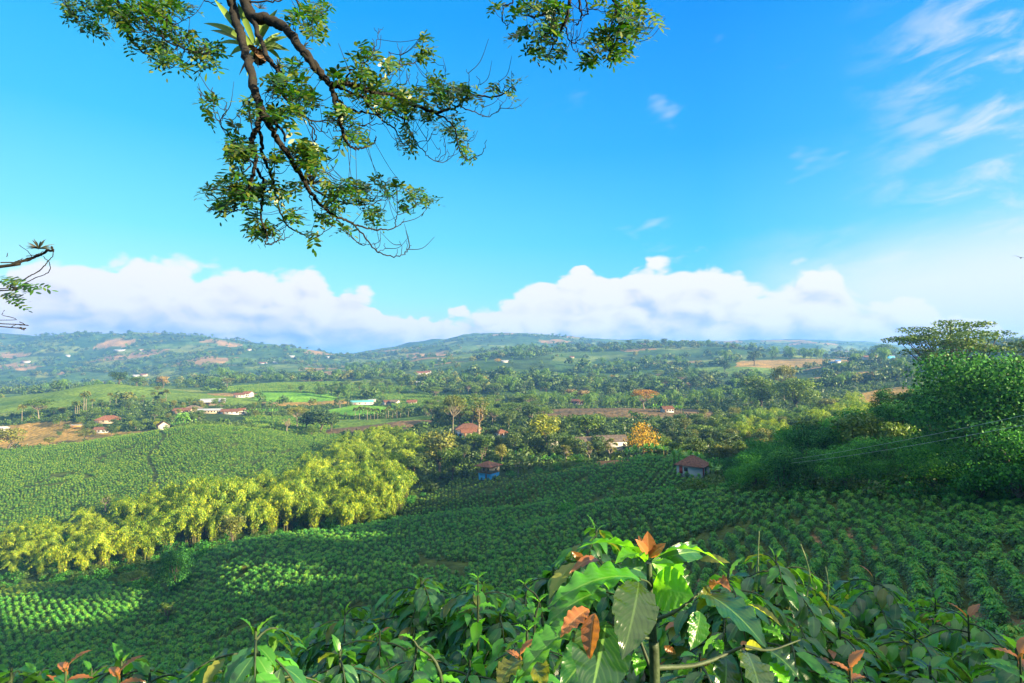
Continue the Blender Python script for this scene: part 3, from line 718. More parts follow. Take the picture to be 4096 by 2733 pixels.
# ------------------------------------------------------------------ instanced masses (things nobody could count)
def stuff(name, pts, scl, rotz, var, sources, label, cat, rotx=None):
    pts = np.asarray(pts); k = len(pts)
    me = bpy.data.meshes.new(name); me.vertices.add(k); me.vertices.foreach_set('co', pts.astype(np.float32).ravel())
    for nm, ty, dat in (('scl', 'FLOAT', scl), ('vi', 'INT', var)):
        a = me.attributes.new(nm, ty, 'POINT'); a.data.foreach_set('value', np.ascontiguousarray(dat, dtype=np.float32 if ty == 'FLOAT' else np.int32))
    rv = np.zeros((k, 3), np.float32); rv[:, 2] = rotz
    if rotx is not None: rv[:, 0] = rotx
    a = me.attributes.new('rt', 'FLOAT_VECTOR', 'POINT'); a.data.foreach_set('vector', rv.ravel())
    o = link(name, me)
    colx = bpy.data.collections.new(name + '_sources')
    for q, s in enumerate(sources):
        so_ = bpy.data.objects.new('%02d_' % q + name + '_source', s); colx.objects.link(so_)
    ng = bpy.data.node_groups.new(name, 'GeometryNodeTree')
    ng.interface.new_socket('Geometry', in_out='INPUT', socket_type='NodeSocketGeometry'); ng.interface.new_socket('Geometry', in_out='OUTPUT', socket_type='NodeSocketGeometry')
    nn = ng.nodes; ll = ng.links
    gi = nn.new('NodeGroupInput'); go = nn.new('NodeGroupOutput'); ip = nn.new('GeometryNodeInstanceOnPoints'); ci = nn.new('GeometryNodeCollectionInfo')
    ci.inputs['Collection'].default_value = colx; ci.inputs['Separate Children'].default_value = True; ci.inputs['Reset Children'].default_value = True
    def attr(nm, ty):
        z = nn.new('GeometryNodeInputNamedAttribute'); z.data_type = ty; z.inputs[0].default_value = nm; return z.outputs[0]
    ll.new(gi.outputs[0], ip.inputs['Points']); ll.new(ci.outputs[0], ip.inputs['Instance']); ip.inputs['Pick Instance'].default_value = True
    ll.new(attr('vi', 'INT'), ip.inputs['Instance Index']); ll.new(attr('scl', 'FLOAT'), ip.inputs['Scale'])
    e2 = nn.new('FunctionNodeEulerToRotation'); ll.new(attr('rt', 'FLOAT_VECTOR'), e2.inputs[0]); ll.new(e2.outputs[0], ip.inputs['Rotation'])
    ll.new(ip.outputs[0], go.inputs[0])
    md = o.modifiers.new('scatter', 'NODES'); md.node_group = ng
    tag(o, label, cat, kind='stuff')
    return o
# ------------------------------------------------------------------ houses
M_WHITE = plain('whitewash', (.36, .345, .32), .85, .10, .8, spec=.2)
M_CREAM = plain('cream_wall', (.33, .27, .19), .85, .12, .8)
M_BLUEW = plain('blue_paint', (.05, .34, .62), .7, .12, 1)
M_TERRA = plain('terracotta_tiles', (.215, .085, .045), .9, .45, 2.2, bump=.6)
M_BROWNR = plain('old_brown_tiles', (.17, .075, .045), .9, .45, 2.2, bump=.6)
M_GREYR = plain('weathered_sheet_roof', (.17, .125, .09), .85, .4, 1.2, bump=.3)
M_METAL = plain('pale_metal_roof', (.33, .33, .33), .5, .12, .6)
M_TEAL = plain('teal_sheet', (.10, .33, .31), .6, .1, 1)
M_REDW = plain('red_paint', (.50, .06, .03), .6, .1, 2)
M_WOOD = plain('weathered_wood', (.20, .11, .06), .8, .3, 6)
M_GLASS = plain('window_dark', (.02, .025, .03), .15, .1, 1, spec=.6)
M_ORNG = plain('orange_wall', (.35, .18, .05), .8, .1, 1)
M_BLUER = plain('blue_sheet_roof', (.10, .22, .50), .6, .15, 1)
M_PINKR = plain('pink_sheet_roof', (.55, .22, .20), .6, .15, 1)
FREE = []
def roof_mesh(w, d, rh, ov, hip, th=.16):
    mb = MB(); X, Y = w / 2 + ov, d / 2 + ov; k = (Y if hip else 0.0)
    k = min(k, X * .98)
    for z, fl in ((0, 1), (th, 0)):
        V = [(-X, -Y, z), (X, -Y, z), (X, Y, z), (-X, Y, z), (-X + k, 0, rh + z), (X - k, 0, rh + z)]
        if fl: Fq, Ft = [(0, 4, 5, 1), (3, 2, 5, 4)], [(0, 3, 4), (2, 1, 5)]
        else: Fq, Ft = [(0, 1, 5, 4), (2, 3, 4, 5)], [(3, 0, 4), (1, 2, 5)]
        mb.add(V, Fq)
        if hip: mb.add(V, Ft)
    a = [(-X, -Y), (X, -Y), (X, Y), (-X, Y)]
    for q in range(4):
        p, r2 = a[q], a[(q + 1) % 4]
        if hip or q in (0, 2): mb.add([(p[0], p[1], 0), (r2[0], r2[1], 0), (r2[0], r2[1], th), (p[0], p[1], th)], [(0, 1, 2, 3)])
        else:
            s = p[0]; mb.add([(s, -Y, 0), (s, 0, rh), (s, 0, rh + th), (s, -Y, th)], [(0, 1, 2, 3)]); mb.add([(s, 0, rh), (s, Y, 0), (s, Y, th), (s, 0, rh + th)], [(0, 1, 2, 3)])
    if rh > .6:
        box(mb, -X + k, X - k, -.12, .12, rh + th - .02, rh + th + .1)
        ncol = int(2 * X / .45)
        if ncol < 46:      # tile courses running down the slopes
            for c in range(ncol):
                x = -X + (c + .5) * 2 * X / ncol; t1 = 1.0 if not hip else min(1.0, (X - abs(x)) / max(k, .1))
                for s in (-1, 1):
                    mb.add([(x - .08, s * Y, th), (x + .08, s * Y, th), (x, s * Y, th + .09), (x - .08, s * Y * (1 - t1), th + rh * t1), (x + .08, s * Y * (1 - t1), th + rh * t1), (x, s * Y * (1 - t1), th + .09 + rh * t1)], [(0, 2, 5, 3), (2, 1, 4, 5)])
    return mb
def house(px, D, w, d, h, rz, wall, roof, label, hip=False, rh=None, ov=.6, nwin=3, door=M_WOOD, name='farmhouse', cat='house', group=None, free=True, sink=.15, side=1, dz=0.0):
    D = squeeze(D); h = h * .82; g = ground(px, D, -sink + dz)
    o = empty(name, g, R(rz)); rh = (d * .3 if rh is None else rh * 1.25)
    mb = MB()
    if hip or rh < .3: box(mb, -w / 2, w / 2, -d / 2, d / 2, -2.5, h)
    else:
        box(mb, -w / 2, w / 2, -d / 2, d / 2, -2.5, h)
        for s in (-1, 1):
            mb.add([(s * w / 2, -d / 2, h), (s * w / 2, d / 2, h), (s * w / 2, 0, h + rh)], [(0, 1, 2)] if s > 0 else [(1, 0, 2)])
    mb.build('wall', wall, o)
    roof_mesh(w, d, rh, ov, hip).build('roof', roof, o, (0, 0, h + .01))
    # openings on the side that looks to the valley, and on the sunny gable
    if D < 900:
        dx = -w / 2 + w * .18
        m = MB(); box(m, -.5, .5, -.04, .04, 0, 2.1); dd = m.build('door', door, o, (dx, -d / 2 - .02, .15))
        for q in range(nwin):
            x = -w / 2 + w * (.38 + .52 * q / max(nwin - 1, 1))
            m = MB(); box(m, -.5, .5, -.05, -.01, 0, 1.0); wn = m.build('window', M_GLASS, o, (x, -d / 2 - .01, h * .36 + .1))
            f = MB(); box(f, -.58, .58, -.08, -.052, -.08, 0); box(f, -.58, .58, -.08, -.052, 1.0, 1.08); box(f, -.58, -.5, -.08, -.052, 0, 1.0); box(f, .5, .58, -.08, -.052, 0, 1.0); box(f, -.03, .03, -.08, -.052, 0, 1.0)
            f.build('frame', M_WOOD, wn)
        m = MB(); box(m, .01, .05, -.5, .5, 0, 1.0); m.build('window', M_GLASS, o, (w / 2, 0, h * .36 + .1))
    tag(o, label, cat, group)
    hw = (w * .45) / D * F
    if free: FREE.append((px - hw, px + hw, D - max(9, D * .028), D + d))
    PLACED.append((g.x, g.y, max(w, d) * .5))
    return o
# the blue and cream house with a gallery, alone below the trees
def blue_house():
    g = ground(489, 232, -.3); o = empty('gallery_house', g, R(-34)); w, d = 6.4, 5.4
    m = MB(); box(m, -w/2, w/2, -d/2, d/2, -3.0, 2.5); m.build('lower_wall', M_BLUEW, o)
    m = MB(); box(m, -w/2 + 1.1, w/2, -d/2 + .05, d/2, 2.52, 5.1); m.build('upper_wall', M_CREAM, o)
    m = MB(); box(m, -w/2 - .1, w/2 + .1, -d/2 - 1.1, d/2 + .05, 2.5, 2.64); m.build('gallery_floor', M_WOOD, o)
    for x in (-w/2, -w/6, w/6, w/2):
        m = MB(); box(m, x - .07, x + .07, -d/2 - 1.08, -d/2 - .94, 2.64, 5.1); m.build('post', M_WOOD, o)
    m = MB(); box(m, -w/2, w/2, -d/2 - 1.05, -d/2 - .97, 3.45, 3.55)
    for k in range(20): box(m, -w/2 + .1 + k * (w - .2)/19 - .03, -w/2 + .1 + k * (w - .2)/19 + .03, -d/2 - 1.04, -d/2 - .98, 2.65, 3.45)
    m.build('railing', M_WOOD, o)
    roof_mesh(w + .3, d + 2.0, 1.7, .7, True).build('roof', M_TERRA, o, (0, -.45, 5.11))
    for x in (-.6, 1.6):
        m = MB(); box(m, -.4, .4, -.05, 0, 0, 1.1); m.build('window', M_GLASS, o, (x, -d/2, 3.3))
    m = MB(); box(m, -.4, .4, -.05, 0, 0, 1.9); m.build('door', M_WOOD, o, (.5, -d/2 - .01, 0.1))
    m = MB(); box(m, 0, .05, -.5, .5, 0, 1.0); m.build('window', M_GLASS, o, (w/2, .3, 3.4))
    tag(o, 'two storey house with blue lower wall, wooden gallery and tiled hip roof', 'house')
    FREE.append((478, 500, 150, 240)); PLACED.append((g.x, g.y, 5))
blue_house()
def tiled_house():
    o = house(693, 170, 7.6, 6.2, 3.0, -38, M_WHITE, M_BROWNR, 'white walled house with old brown tiled hip roof and orange red door', hip=True, rh=2.1, nwin=1, door=M_REDW, dz=.9)
    m = MB(); box(m, 0, .06, -.5, .5, 0, 2.2); m.build('door', M_REDW, o, (3.8, -1.9, .1))
tiled_house()
house(590, 287, 17, 7, 3.2, 4, M_WHITE, M_GREYR, 'long low shed with weathered grey brown sheet roof, lower section', nwin=3, rh=1.5, name='long_shed', cat='shed', dz=1.5)
house(611, 284, 14, 8, 4.0, 4, M_WHITE, M_GREYR, 'taller end section of the long shed with white gable wall', nwin=3, rh=1.9, name='long_shed', cat='shed', dz=1.5)
o_ = house(551, 286, 6.5, 5, 4.6, -12, M_WHITE, M_WHITE, 'white modern house with flat roof and open porch', rh=.12, ov=.05, nwin=3, dz=1.6)
house(470, 332, 10, 6, 2.8, 10, M_CREAM, M_TERRA, 'small house with bright orange tiled roof beside the epiphyte hung tree', rh=1.5, dz=.8)
house(468, 345, 15, 9, 3.2, 10, M_CREAM, M_BROWNR, 'wide house with dark brown tiled roof behind the orange roofed house', hip=True, rh=2.3, free=False, dz=1.2)
house(461.5, 333, 4, 4, 2.6, 10, M_BLUEW, M_METAL, 'little blue walled annex with pale roof', rh=.6, nwin=1, dz=.6)
house(489, 325, 3.2, 3, 2.2, 30, M_WHITE, M_TERRA, 'tiny white hut with tiled roof between the two small tiled houses', rh=.9, nwin=1, dz=.4)
house(501, 318, 5.8, 5.6, 2.6, 32, M_WHITE, M_TERRA, 'small house with orange hip roof standing among dark trees', hip=True, rh=1.4, dz=.6)
house(667, 404, 7.5, 6, 3, 8, M_WHITE, M_TERRA, 'white house with pinkish roof alone on top of the ploughed brown hill', rh=1.3)
vh = house(578, 560, 19, 8, 3.2, 0, M_WHITE, M_BROWNR, 'long white verandah house with red posts in the wood', hip=True, rh=2.0, nwin=6, ov=1.2)
for k in range(8):
    m = MB(); box(m, -.09, .09, -.09, .09, -.5, 3.2); m.build('post', M_REDW, vh, (-9.4 + k * 2.69, -5.0, 0))
house(420, 800, 13, 7, 5, 20, M_WHITE, M_METAL, 'white two level house standing on the open green coffee hill', rh=1.2)
house(421, 1050, 22, 10, 4, 10, M_WHITE, M_TERRA, 'wide tiled roof house on the far coffee ridge', rh=2.5)
house(428, 1060, 10, 8, 4, -10, M_WHITE, M_TERRA, 'smaller tiled house touching the wide one on the far ridge', rh=2.)
house(457, 850, 16, 7, 3, 5, M_WHITE, M_BLUER, 'low bluish roofed building half hidden at the wood edge', rh=1.2)
house(495, 880, 12, 7, 4, 0, M_CREAM, M_METAL, 'cream walled building beside the orange yellow blossoming tree', rh=1.)
house(505, 1150, 14, 8, 4, 10, M_WHITE, M_METAL, 'lone white farmhouse on the middle coffee hills', rh=1.2)
house(500, 1880, 32, 14, 6, 0, M_WHITE, M_METAL, 'largest white building on the far settled ridge', rh=2)
for k, (px, D, w, wl, rf, lb) in enumerate(((489, 1870, 12, M_WHITE, M_TERRA, 'small white house just before the largest ridge building'), (511, 1850, 14, M_CREAM, M_TERRA, 'cream house after the largest ridge building'), (519, 1860, 12, M_ORNG, M_METAL, 'orange walled house near the end of the settled ridge'), (470, 1900, 10, M_WHITE, M_METAL, 'first small white house on the settled ridge'), (565, 1700, 14, M_CREAM, M_TEAL, 'far cream house with green roof between two ridges'), (643, 1620, 13, M_CREAM, M_TERRA, 'farmhouse on the crest of the far coffee ridge'), (572, 1300, 10, M_CREAM, M_TERRA, 'small house beneath the middle ridge crest'), (440, 1500, 12, M_WHITE, M_METAL, 'small pale house under the blue hills'))):
    house(px, D, w, w * .6, 4, 0, wl, rf, lb, rh=1.5, free=True)
house(362, 590, 22, 9, 3.4, 18, M_WHITE, M_TEAL, 'long building with pale turquoise roof beyond the burnt field', rh=1.2)
house(372, 600, 7, 6, 4.5, 5, M_WHITE, M_METAL, 'small white block at the end of the turquoise roofed building', rh=.5)
house(388, 575, 9, 7, 3.5, 30, M_WHITE, M_BROWNR, 'dark roofed house in the shade of the wood, nearer the turquoise roof', rh=1.5)
house(395, 570, 8, 6, 3.5, -20, M_WHITE, M_GREYR, 'pale roofed house in the shade of the wood', rh=1.5)
house(412, 560, 9, 6, 3, 0, M_CREAM, M_TERRA, 'orange roofed cabin deep in the dark wood', rh=1.5)
# the farm on the left
house(183, 505, 14, 8, 3, 8, M_CREAM, M_BROWNR, 'low brown roofed farm building at the near end of the farmyard', rh=1.6)
house(193, 512, 13, 9, 3.6, 12, M_CREAM, M_GREYR, 'farm building with greyish hipped roof in the middle of the yard', hip=True, rh=2)
house(210, 500, 20, 6, 3.0, 3, M_CREAM, M_METAL, 'long open farm shed with pale roof and cream wall', rh=1.0, nwin=5)
house(231, 500, 15, 7, 2.8, 8, M_WHITE, M_BROWNR, 'white farm wing with brown tiled roof beside the banana plot', rh=1.6)
house(242, 503, 5, 7, 4.2, 8, M_WHITE, M_TERRA, 'taller white end house of the farm beside the bananas', rh=1.4)
house(213, 556, 21, 12, 3.6, 24, M_GREYR, M_METAL, 'barn with large shining white metal roof on the green knoll', rh=2.4)
house(202, 552, 8, 5, 2.4, 10, M_WHITE, M_METAL, 'low white shed next to the shining barn', rh=.6)
house(240, 625, 11, 7, 3.6, 10, M_WHITE, M_BROWNR, 'white house among trees behind the bright green field', rh=1.6)
house(248, 632, 9, 8, 4.6, -12, M_WHITE, M_TERRA, 'taller tiled house behind the bright green field', rh=1.8)
house(109, 478, 17, 10, 2.8, 12, M_CREAM, M_TERRA, 'large farmhouse with wide terracotta roof among the garden trees', hip=True, rh=2.6)
house(103, 448, 11, 6, 3.0, 8, M_WHITE, M_BROWNR, 'small white farm cottage with brown roof above the coffee', rh=1.4)
house(78, 470, 15, 3, 1.6, 6, M_ORNG, M_METAL, 'low orange walled outbuilding beside the garden pool', rh=.2, nwin=0, ov=.1)
house(163, 424, 8.5, 7, 3.4, -52, M_WHITE, M_BROWNR, 'white gabled house with steep brown tiled roof at the top of the coffee slope', rh=2.3, dz=.6)
house(2, 485, 8, 6, 3, 0, M_WHITE, M_METAL, 'pale roofed house at the far end of the farm lawn', rh=.8)
for k, (px, D, w, wl, rf, lb) in enumerate(((136, 1640, 17, M_WHITE, M_METAL, 'white block at the end of the mountain road'), (144, 1650, 18, M_CREAM, M_TERRA, 'row of terracotta roofs along the mountain road'), (120, 2500, 38, M_WHITE, M_METAL, 'long white building high on the cleared mountain slope'), (26, 2200, 26, M_WHITE, M_TERRA, 'pair of pale roofs low on the hazy mountain side'), (141, 2450, 18, M_WHITE, M_TERRA, 'small house beside the long white mountain building'), (68, 2450, 14, M_WHITE, M_METAL, 'tiny white house alone in the mountain fields'), (263, 1750, 22, M_WHITE, M_TERRA, 'tiled house on the lower spur of the mountain'), (275, 1760, 14, M_WHITE, M_METAL, 'white hut further along the spur of the mountain'), (292, 2100, 18, M_WHITE, M_METAL, 'pale house above the reddish clearing'), (249, 2250, 16, M_WHITE, M_TERRA, 'house below the ridge of the hazy mountain'), (328, 2200, 12, M_WHITE, M_METAL, 'last white house before the gap in the hills'))):
    house(px, D, w, w * .5, 5, 0, wl, rf, lb, rh=2, free=True)
# the hamlet on the right skyline
for k, (px, D, w, wl, rf, lb) in enumerate(((863, 930, 16, M_BLUEW, M_BLUER, 'blue walled school like building on the right hand ridge'), (873, 915, 28, M_CREAM, M_PINKR, 'long pink roofed building in the striped row of roofs'), (872, 885, 30, M_WHITE, M_TERRA, 'lower red roofed building of the striped row'), (889, 930, 16, M_BLUEW, M_METAL, 'pale roofed blue house after the striped row'), (832, 960, 10, M_BLUEW, M_METAL, 'small blue house beside the pointed conifer'), (838, 955, 8, M_WHITE, M_BLUER, 'second little house beside the pointed conifer'), (914, 830, 14, M_WHITE, M_BLUER, 'whitish block half seen through the flat topped tree'), (923, 820, 12, M_CREAM, M_METAL, 'last pale house on the ridge behind the flat topped tree'))):
    lb = lb.replace(' on the right hand ridge', ' on the hamlet ridge')
    house(px, D, w, w * .4, 5, 0, wl, rf, lb, rh=1.5)
FREE.append((205, 250, 440, 495)); FREE.append((88, 112, 395, 446)); FREE.append((155, 175, 395, 422))
FREE.append((612, 672, 200, 234))
def freed(px, D):
    px = np.asarray(px); D = np.asarray(D); f = np.zeros(px.shape, bool)
    for a, b, c, d in FREE: f |= (px > a) & (px < b) & (D > c) & (D < d)
    return f
# goal frame on the farm lawn and lamp posts
m = MB(); box(m, -2.5, -2.4, -.05, .05, 0, 2.2); box(m, 2.4, 2.5, -.05, .05, 0, 2.2); box(m, -2.4, 2.4, -.05, .05, 2.1, 2.2)
gl = m.build('goal_frame', M_WHITE, None, ground(26, 487)); tag(gl, 'small white goal frame standing on the farm lawn', 'goal')
def conifer():
    g = ground(826, 990, -.3); o = empty('pointed_conifer', g); h = 20
    t = MB(); tube(t, [(0, 0, 0), (0, 0, h * .98)], [.35, .05], 6); t.build('trunk', M_BARK, o)
    f = MB()
    for k in range(14):
        z = h * (.12 + .86 * k / 14); r_ = 3.4 * (1 - k / 14.5)
        a = rng.uniform(0, 6.28, 26); rr = r_ * np.sqrt(rng.random(26))
        cards(f, np.stack([np.cos(a) * rr, np.sin(a) * rr, z - .15 * rr + rng.normal(size=26) * .1], -1), rng.normal(size=(26, 3)) * .4 + [0, 0, 1], .6, .7)
    f.build('crown', M_DARK, o); tag(o, 'narrow pointed conifer on the skyline of the hamlet ridge', 'tree')
conifer()
def inview(x, y, z, m=140, top=-60, bot=900):
    px, py = proj(x, y, z); return (y > 1) & (px > -m) & (px < 1024 + m) & (py > top) & (py < bot)

def rows(x0, x1, y0, y1, a, dr, dp, warp=6.0):
    """planting grid turned by a, row gap dr, plant gap dp"""
    ca, sa = math.cos(a), math.sin(a); Rm = max(abs(x0), abs(x1), abs(y0), abs(y1)) * 1.5
    u = np.arange(-Rm, Rm, dp); v = np.arange(-Rm, Rm, dr); U, Vv = np.meshgrid(u, v); U = U.ravel() + rng.uniform(-.2, .2, U.size) * dp; Vv = Vv.ravel() + rng.uniform(-.12, .12, Vv.size) * dr
    wv = warp * fbm(U / 45, Vv / 45, 3) * 4; Vv = Vv + wv
    x = U * ca - Vv * sa; y = U * sa + Vv * ca
    k = (x > x0) & (x < x1) & (y > y0) & (y < y1); return x[k], y[k]

# ---- coffee: dense rows over the slopes
CX, CY = [], []
for (ymin, ymax, ang, dr, dp) in ((4, 96, 1.15, 1.9, 1.55), (96, 196, .75, 1.9, 1.4), (196, 420, .12, 2.2, 1.4)):
    x, y = rows(-420, 300, ymin, ymax, ang, dr, dp, 5)
    k = (cover(x, y) == 1) & (np.abs(x) < y * 1.12); x, y = x[k], y[k]; z = H(x, y); k = inview(x, y, z); CX.append(x[k]); CY.append(y[k])
CX = np.concatenate(CX); CY = np.concatenate(CY)
gap = fbm(CX / 9 + 50, CY / 9, 3); near_ = CY < 100
keep = (CY < 30) | ~((gap > .24) | (near_ & (fbm(CX / 14 + 5, CY / 5 + 7, 2) > .28)))
keep &= (rng.random(len(CX)) > .03) | (CY < 30)
# a foot path down through the far field
pthx = np.interp(CY, [255, 300, 345, 385], [-158, -190, -214, -236]); keep &= ~((np.abs(CX - pthx - 3 * np.sin(CY / 11)) < 1.3) & (CY > 250))
CX, CY = CX[keep], CY[keep]; CZ = H(CX, CY)
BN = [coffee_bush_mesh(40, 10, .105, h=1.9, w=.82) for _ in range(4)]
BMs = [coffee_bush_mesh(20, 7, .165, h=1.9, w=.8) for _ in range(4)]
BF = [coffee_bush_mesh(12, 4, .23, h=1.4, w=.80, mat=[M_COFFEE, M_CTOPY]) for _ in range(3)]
sil = np.interp(proj(CX, CY, CZ)[0], [0, 150, 185, 230, 330, 420, 480, 540, 560, 720, 850, 900, 1024], [655, 650, 640, 625, 600, 578, 585, 560, 530, 555, 580, 600, 620])
ppx, ppy = proj(CX, CY, CZ + 1.5)
dist = np.hypot(CX, CY)
cand = np.where((ppx > 2) & (ppx < 1022) & (ppy < sil - 3) & (CY > 22))[0]
cand = cand[np.argsort(dist[cand])][:265]
isn = np.zeros(len(CX), bool); isn[cand] = True; CLOSE = (CY < 24) & (CY > 4.9)
stem_mb = MB(); tube(stem_mb, [(0, 0, -.3), (.02, 0, .8), (0, 0, 1.55)], [.035, .028, .012], 5); STEM = stem_mb.mesh('stem', M_BARK, True)
for k in cand:
    e = empty('coffee_bush', (CX[k], CY[k], CZ[k] - .05), rng.uniform(0, 6.28), rng.uniform(.6, 1.08))
    link('stem', STEM, e); link('foliage', BN[rng.integers(4)], e)
    tag(e, 'rounded dark green coffee bush in the nearest planted rows of the shaded slope', 'coffee bush', 'coffee bushes planted on the near slope')
r = ~isn & (CY >= 24)
lev = np.where(dist[r] < 105, rng.integers(0, 4, r.sum()), np.where(dist[r] < 215, 4 + rng.integers(0, 4, r.sum()), 8 + rng.integers(0, 3, r.sum())))
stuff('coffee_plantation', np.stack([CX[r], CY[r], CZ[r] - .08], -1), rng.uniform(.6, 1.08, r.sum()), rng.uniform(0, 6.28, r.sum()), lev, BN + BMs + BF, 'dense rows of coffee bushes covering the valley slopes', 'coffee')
print('coffee', len(CX))
# ---- coffee further out, coarser
x, y = rows(-900, 500, 400, 900, .05, 3.2, 2.6, 5)
k = (cover(x, y) == 1) & (np.abs(x) < y * 1.05); x, y = x[k], y[k]; z = H(x, y)
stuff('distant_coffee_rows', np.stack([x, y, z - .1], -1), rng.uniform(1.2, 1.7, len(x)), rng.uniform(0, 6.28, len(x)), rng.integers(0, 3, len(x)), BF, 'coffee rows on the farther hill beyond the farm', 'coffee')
print('far coffee', len(x))

# ---- golden bamboo grove in the valley
GROVE = [(-6, 212), (20, 198), (60, 192), (130, 190), (180, 196), (215, 200), (245, 205), (300, 206), (335, 200), (392, 205), (408, 225), (385, 262), (330, 262), (262, 245), (180, 240), (110, 228), (40, 226), (0, 226)]
lx = []
for t in range(9000):
    px = rng.uniform(-8, 420); D = rng.uniform(185, 265)
    if not inpoly(np.array([px]), np.array([D]), GROVE)[0]: continue
    x = (px - 512) / F * D
    if fbm(np.array([x / 11.]), np.array([D / 10.]), 2)[0] > (.10 if px > 75 else .2): continue
    if all((x - a)**2 + (D - b)**2 > 25 for a, b, _ in lx): lx.append((x, D, px))
print('bamboo', len(lx))
for x, D, px in lx:
    hh = rng.uniform(9.5, 17) * (1 + .9 * float(fbm(np.array([x / 24. + 3]), np.array([D / 19.]), 2)[0])) * np.interp(px, [0, 60, 150, 260, 400], [.5, .66, .82, 1.0, .92])
    plant('bam', (x, D, hz(x, D) - .2), hh, None, 'golden green bamboo clump in the sunlit grove along the valley stream', 'bamboo clumps of the golden grove')
def clump(kind, poly, spacing, hr, label, group, tries=3000, sink=.2, wr=None, maxn=400):
    pl = [(a, math.log(b)) for a, b in poly]; P = np.array(pl); got = []
    for t in range(tries):
        px = rng.uniform(P[:, 0].min(), P[:, 0].max()); ld = rng.uniform(P[:, 1].min(), P[:, 1].max())
        if not inpoly(np.array([px]), np.array([ld]), pl)[0] or freed(px, math.exp(ld)): continue
        D = math.exp(ld); x = (px - 512) / F * D
        if all((x - a)**2 + (D - b)**2 > spacing**2 for a, b in got) and all((x - a)**2 + (D - b)**2 > (spacing * .4 + .4 * c)**2 for a, b, c in PLACED[-500:]): got.append((x, D))
        if len(got) >= maxn: break
    for x, D in got:
        kk = kind if isinstance(kind, str) else kind[rng.integers(len(kind))]
        h = rng.uniform(*hr)
        lb = label[kk] if isinstance(label, dict) else label
        plant(kk, (x, D, hz(x, D) - sink), h, None, lb, group if isinstance(group, str) else group[kk])
    return len(got)
# ---- trees one can point to
tree('umb', 453, 340, 396, 25, 'flat topped tree with bare pale forking trunk behind the tiled farmhouses')
tree('epi', 479, 310, 397, 21, 'gaunt tall tree hung with orange brown epiphytes beside the small tiled houses')
tree('ygreen', 543, 280, 410, 25, 'bright yellow green tree in front of the white flat roofed house')
tree('mid', 586, 300, 411, 36, 'broad rounded leafy green tree behind the long shed roof')
tree('yellow', 642, 236, 419, 31, 'large round tree in full golden yellow blossom by the end of the shed')
tree('orange', 644, 432, 390, 22, 'smaller orange yellow blossoming tree on the edge of the ploughed brown hill')
tree('olive', 440, 245, 431, 40, 'wide tree with yellowish epiphyte laden crown standing over the blue house')
tree('mid', 452, 236, 446, 20, 'dark leafy tree under the epiphyte laden tree beside the blue house')
tree('slim', 518, 224, 458, 12, 'lone slender tree with thin trunk standing in the coffee below the blue house')
tree('slim', 589, 236, 442, 13, 'slender pale tree at the edge of the banana plants, nearest the ridge of coffee')
tree('slim', 566, 232, 445, 14, 'slender tree with pale trunk in the middle of the banana plants')
tree('slim', 610, 252, 438, 16, 'thin reddish stemmed tree in front of the long shed gable')
tree('olive', 501, 250, 444, 13, 'small olive green tree just behind the blue house roof')
tree('slim', 482, 262, 448, 6, 'tiny upright tree beside the lawn behind the blue house')
tree('slim', 105, 252, 494, 16, 'lone thin tree standing in the sunlit coffee beyond the bamboo grove')
tree('near', 174, 152, 547, 36, 'large rounded dark green tree at the foot of the bamboo grove')
tree('olive', 244, 141, 567, 21, 'small pale rounded tree alone on the shaded coffee hillside')
tree('olive', 232, 182, 514, 27, 'rounded olive tree at the crest of the coffee hill touching the bamboo')
tree('umbg', 134, 166, 573, 26, 'low flat layered tree under the edge of the bamboo grove')
tree('slim', 168, 128, 603, 12, 'pale young tree in the grassy gully below the rounded dark tree')
tree('olive', 8, 402, 428, 26, 'spreading tree at the corner of the dry brown field')
tree('olive', 85, 405, 429, 26, 'low wide sparse tree along the lower edge of the brown field')
tree('dark', 111, 425, 424, 13, 'compact very dark tree beside the coffee rows below the farmhouse')
tree('mid', 60, 480, 413, 11, 'single round headed tree with clear trunk at the top of the brown field')
tree('umbg', 39, 512, 399, 26, 'broad spreading tree beside the palms on the lawn')
tree('olive', 49, 404, 437, 12, 'small bushy tree at the lower edge of the brown field')
tree('olive', 128, 408, 435, 12, 'small round shrub like tree where brown field meets coffee')
tree('dark', 98, 490, 412, 12, 'dark tree touching the orange walled farmhouse')
tree('mid', 137, 500, 413, 19, 'light green spreading tree on the lawn beside the farmhouse')
tree('dark', 160, 512, 407, 20, 'wide dark tree below the row of royal palms')
tree('umbg', 140, 560, 398, 30, 'flat layered feathery tree in the palm garden')
tree('dark', 119, 700, 371, 15, 'big dark tree on the crest of the bright green pasture hill')
tree('mid', 137, 690, 376, 11, 'smaller leafy tree beside the dark tree at the pasture crest')
tree('tan', 163, 735, 375, 8, 'small round tan tree on the skyline of the coffee hill')
tree('umb', 227, 800, 378, 15, 'spreading dark tree in the middle of the distant coffee field')
tree('olive', 158, 660, 386, 9, 'pale tree at the side of the green pasture hill')
tree('umb', 297, 425, 407, 24, 'white trunked flat crowned tree at the edge of the dark grove')
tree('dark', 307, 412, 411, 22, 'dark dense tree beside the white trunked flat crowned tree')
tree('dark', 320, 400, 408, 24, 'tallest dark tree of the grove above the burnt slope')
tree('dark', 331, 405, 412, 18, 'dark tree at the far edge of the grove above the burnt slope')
tree('mid', 311, 380, 425, 18, 'low green tree at the foot of the dark grove')
tree('bare', 287, 395, 418, 11, 'bare brown twiggy tree at the side of the eroded bank')
tree('big', 759, 425, 373, 30, 'tall pale green tree above the bamboo, first of the two giants')
tree('big', 799, 400, 376, 40, 'huge domed dark tree towering above the bamboo in the side valley')
tree('olive', 830, 372, 398, 40, 'wide greyish tree beside the huge domed tree')
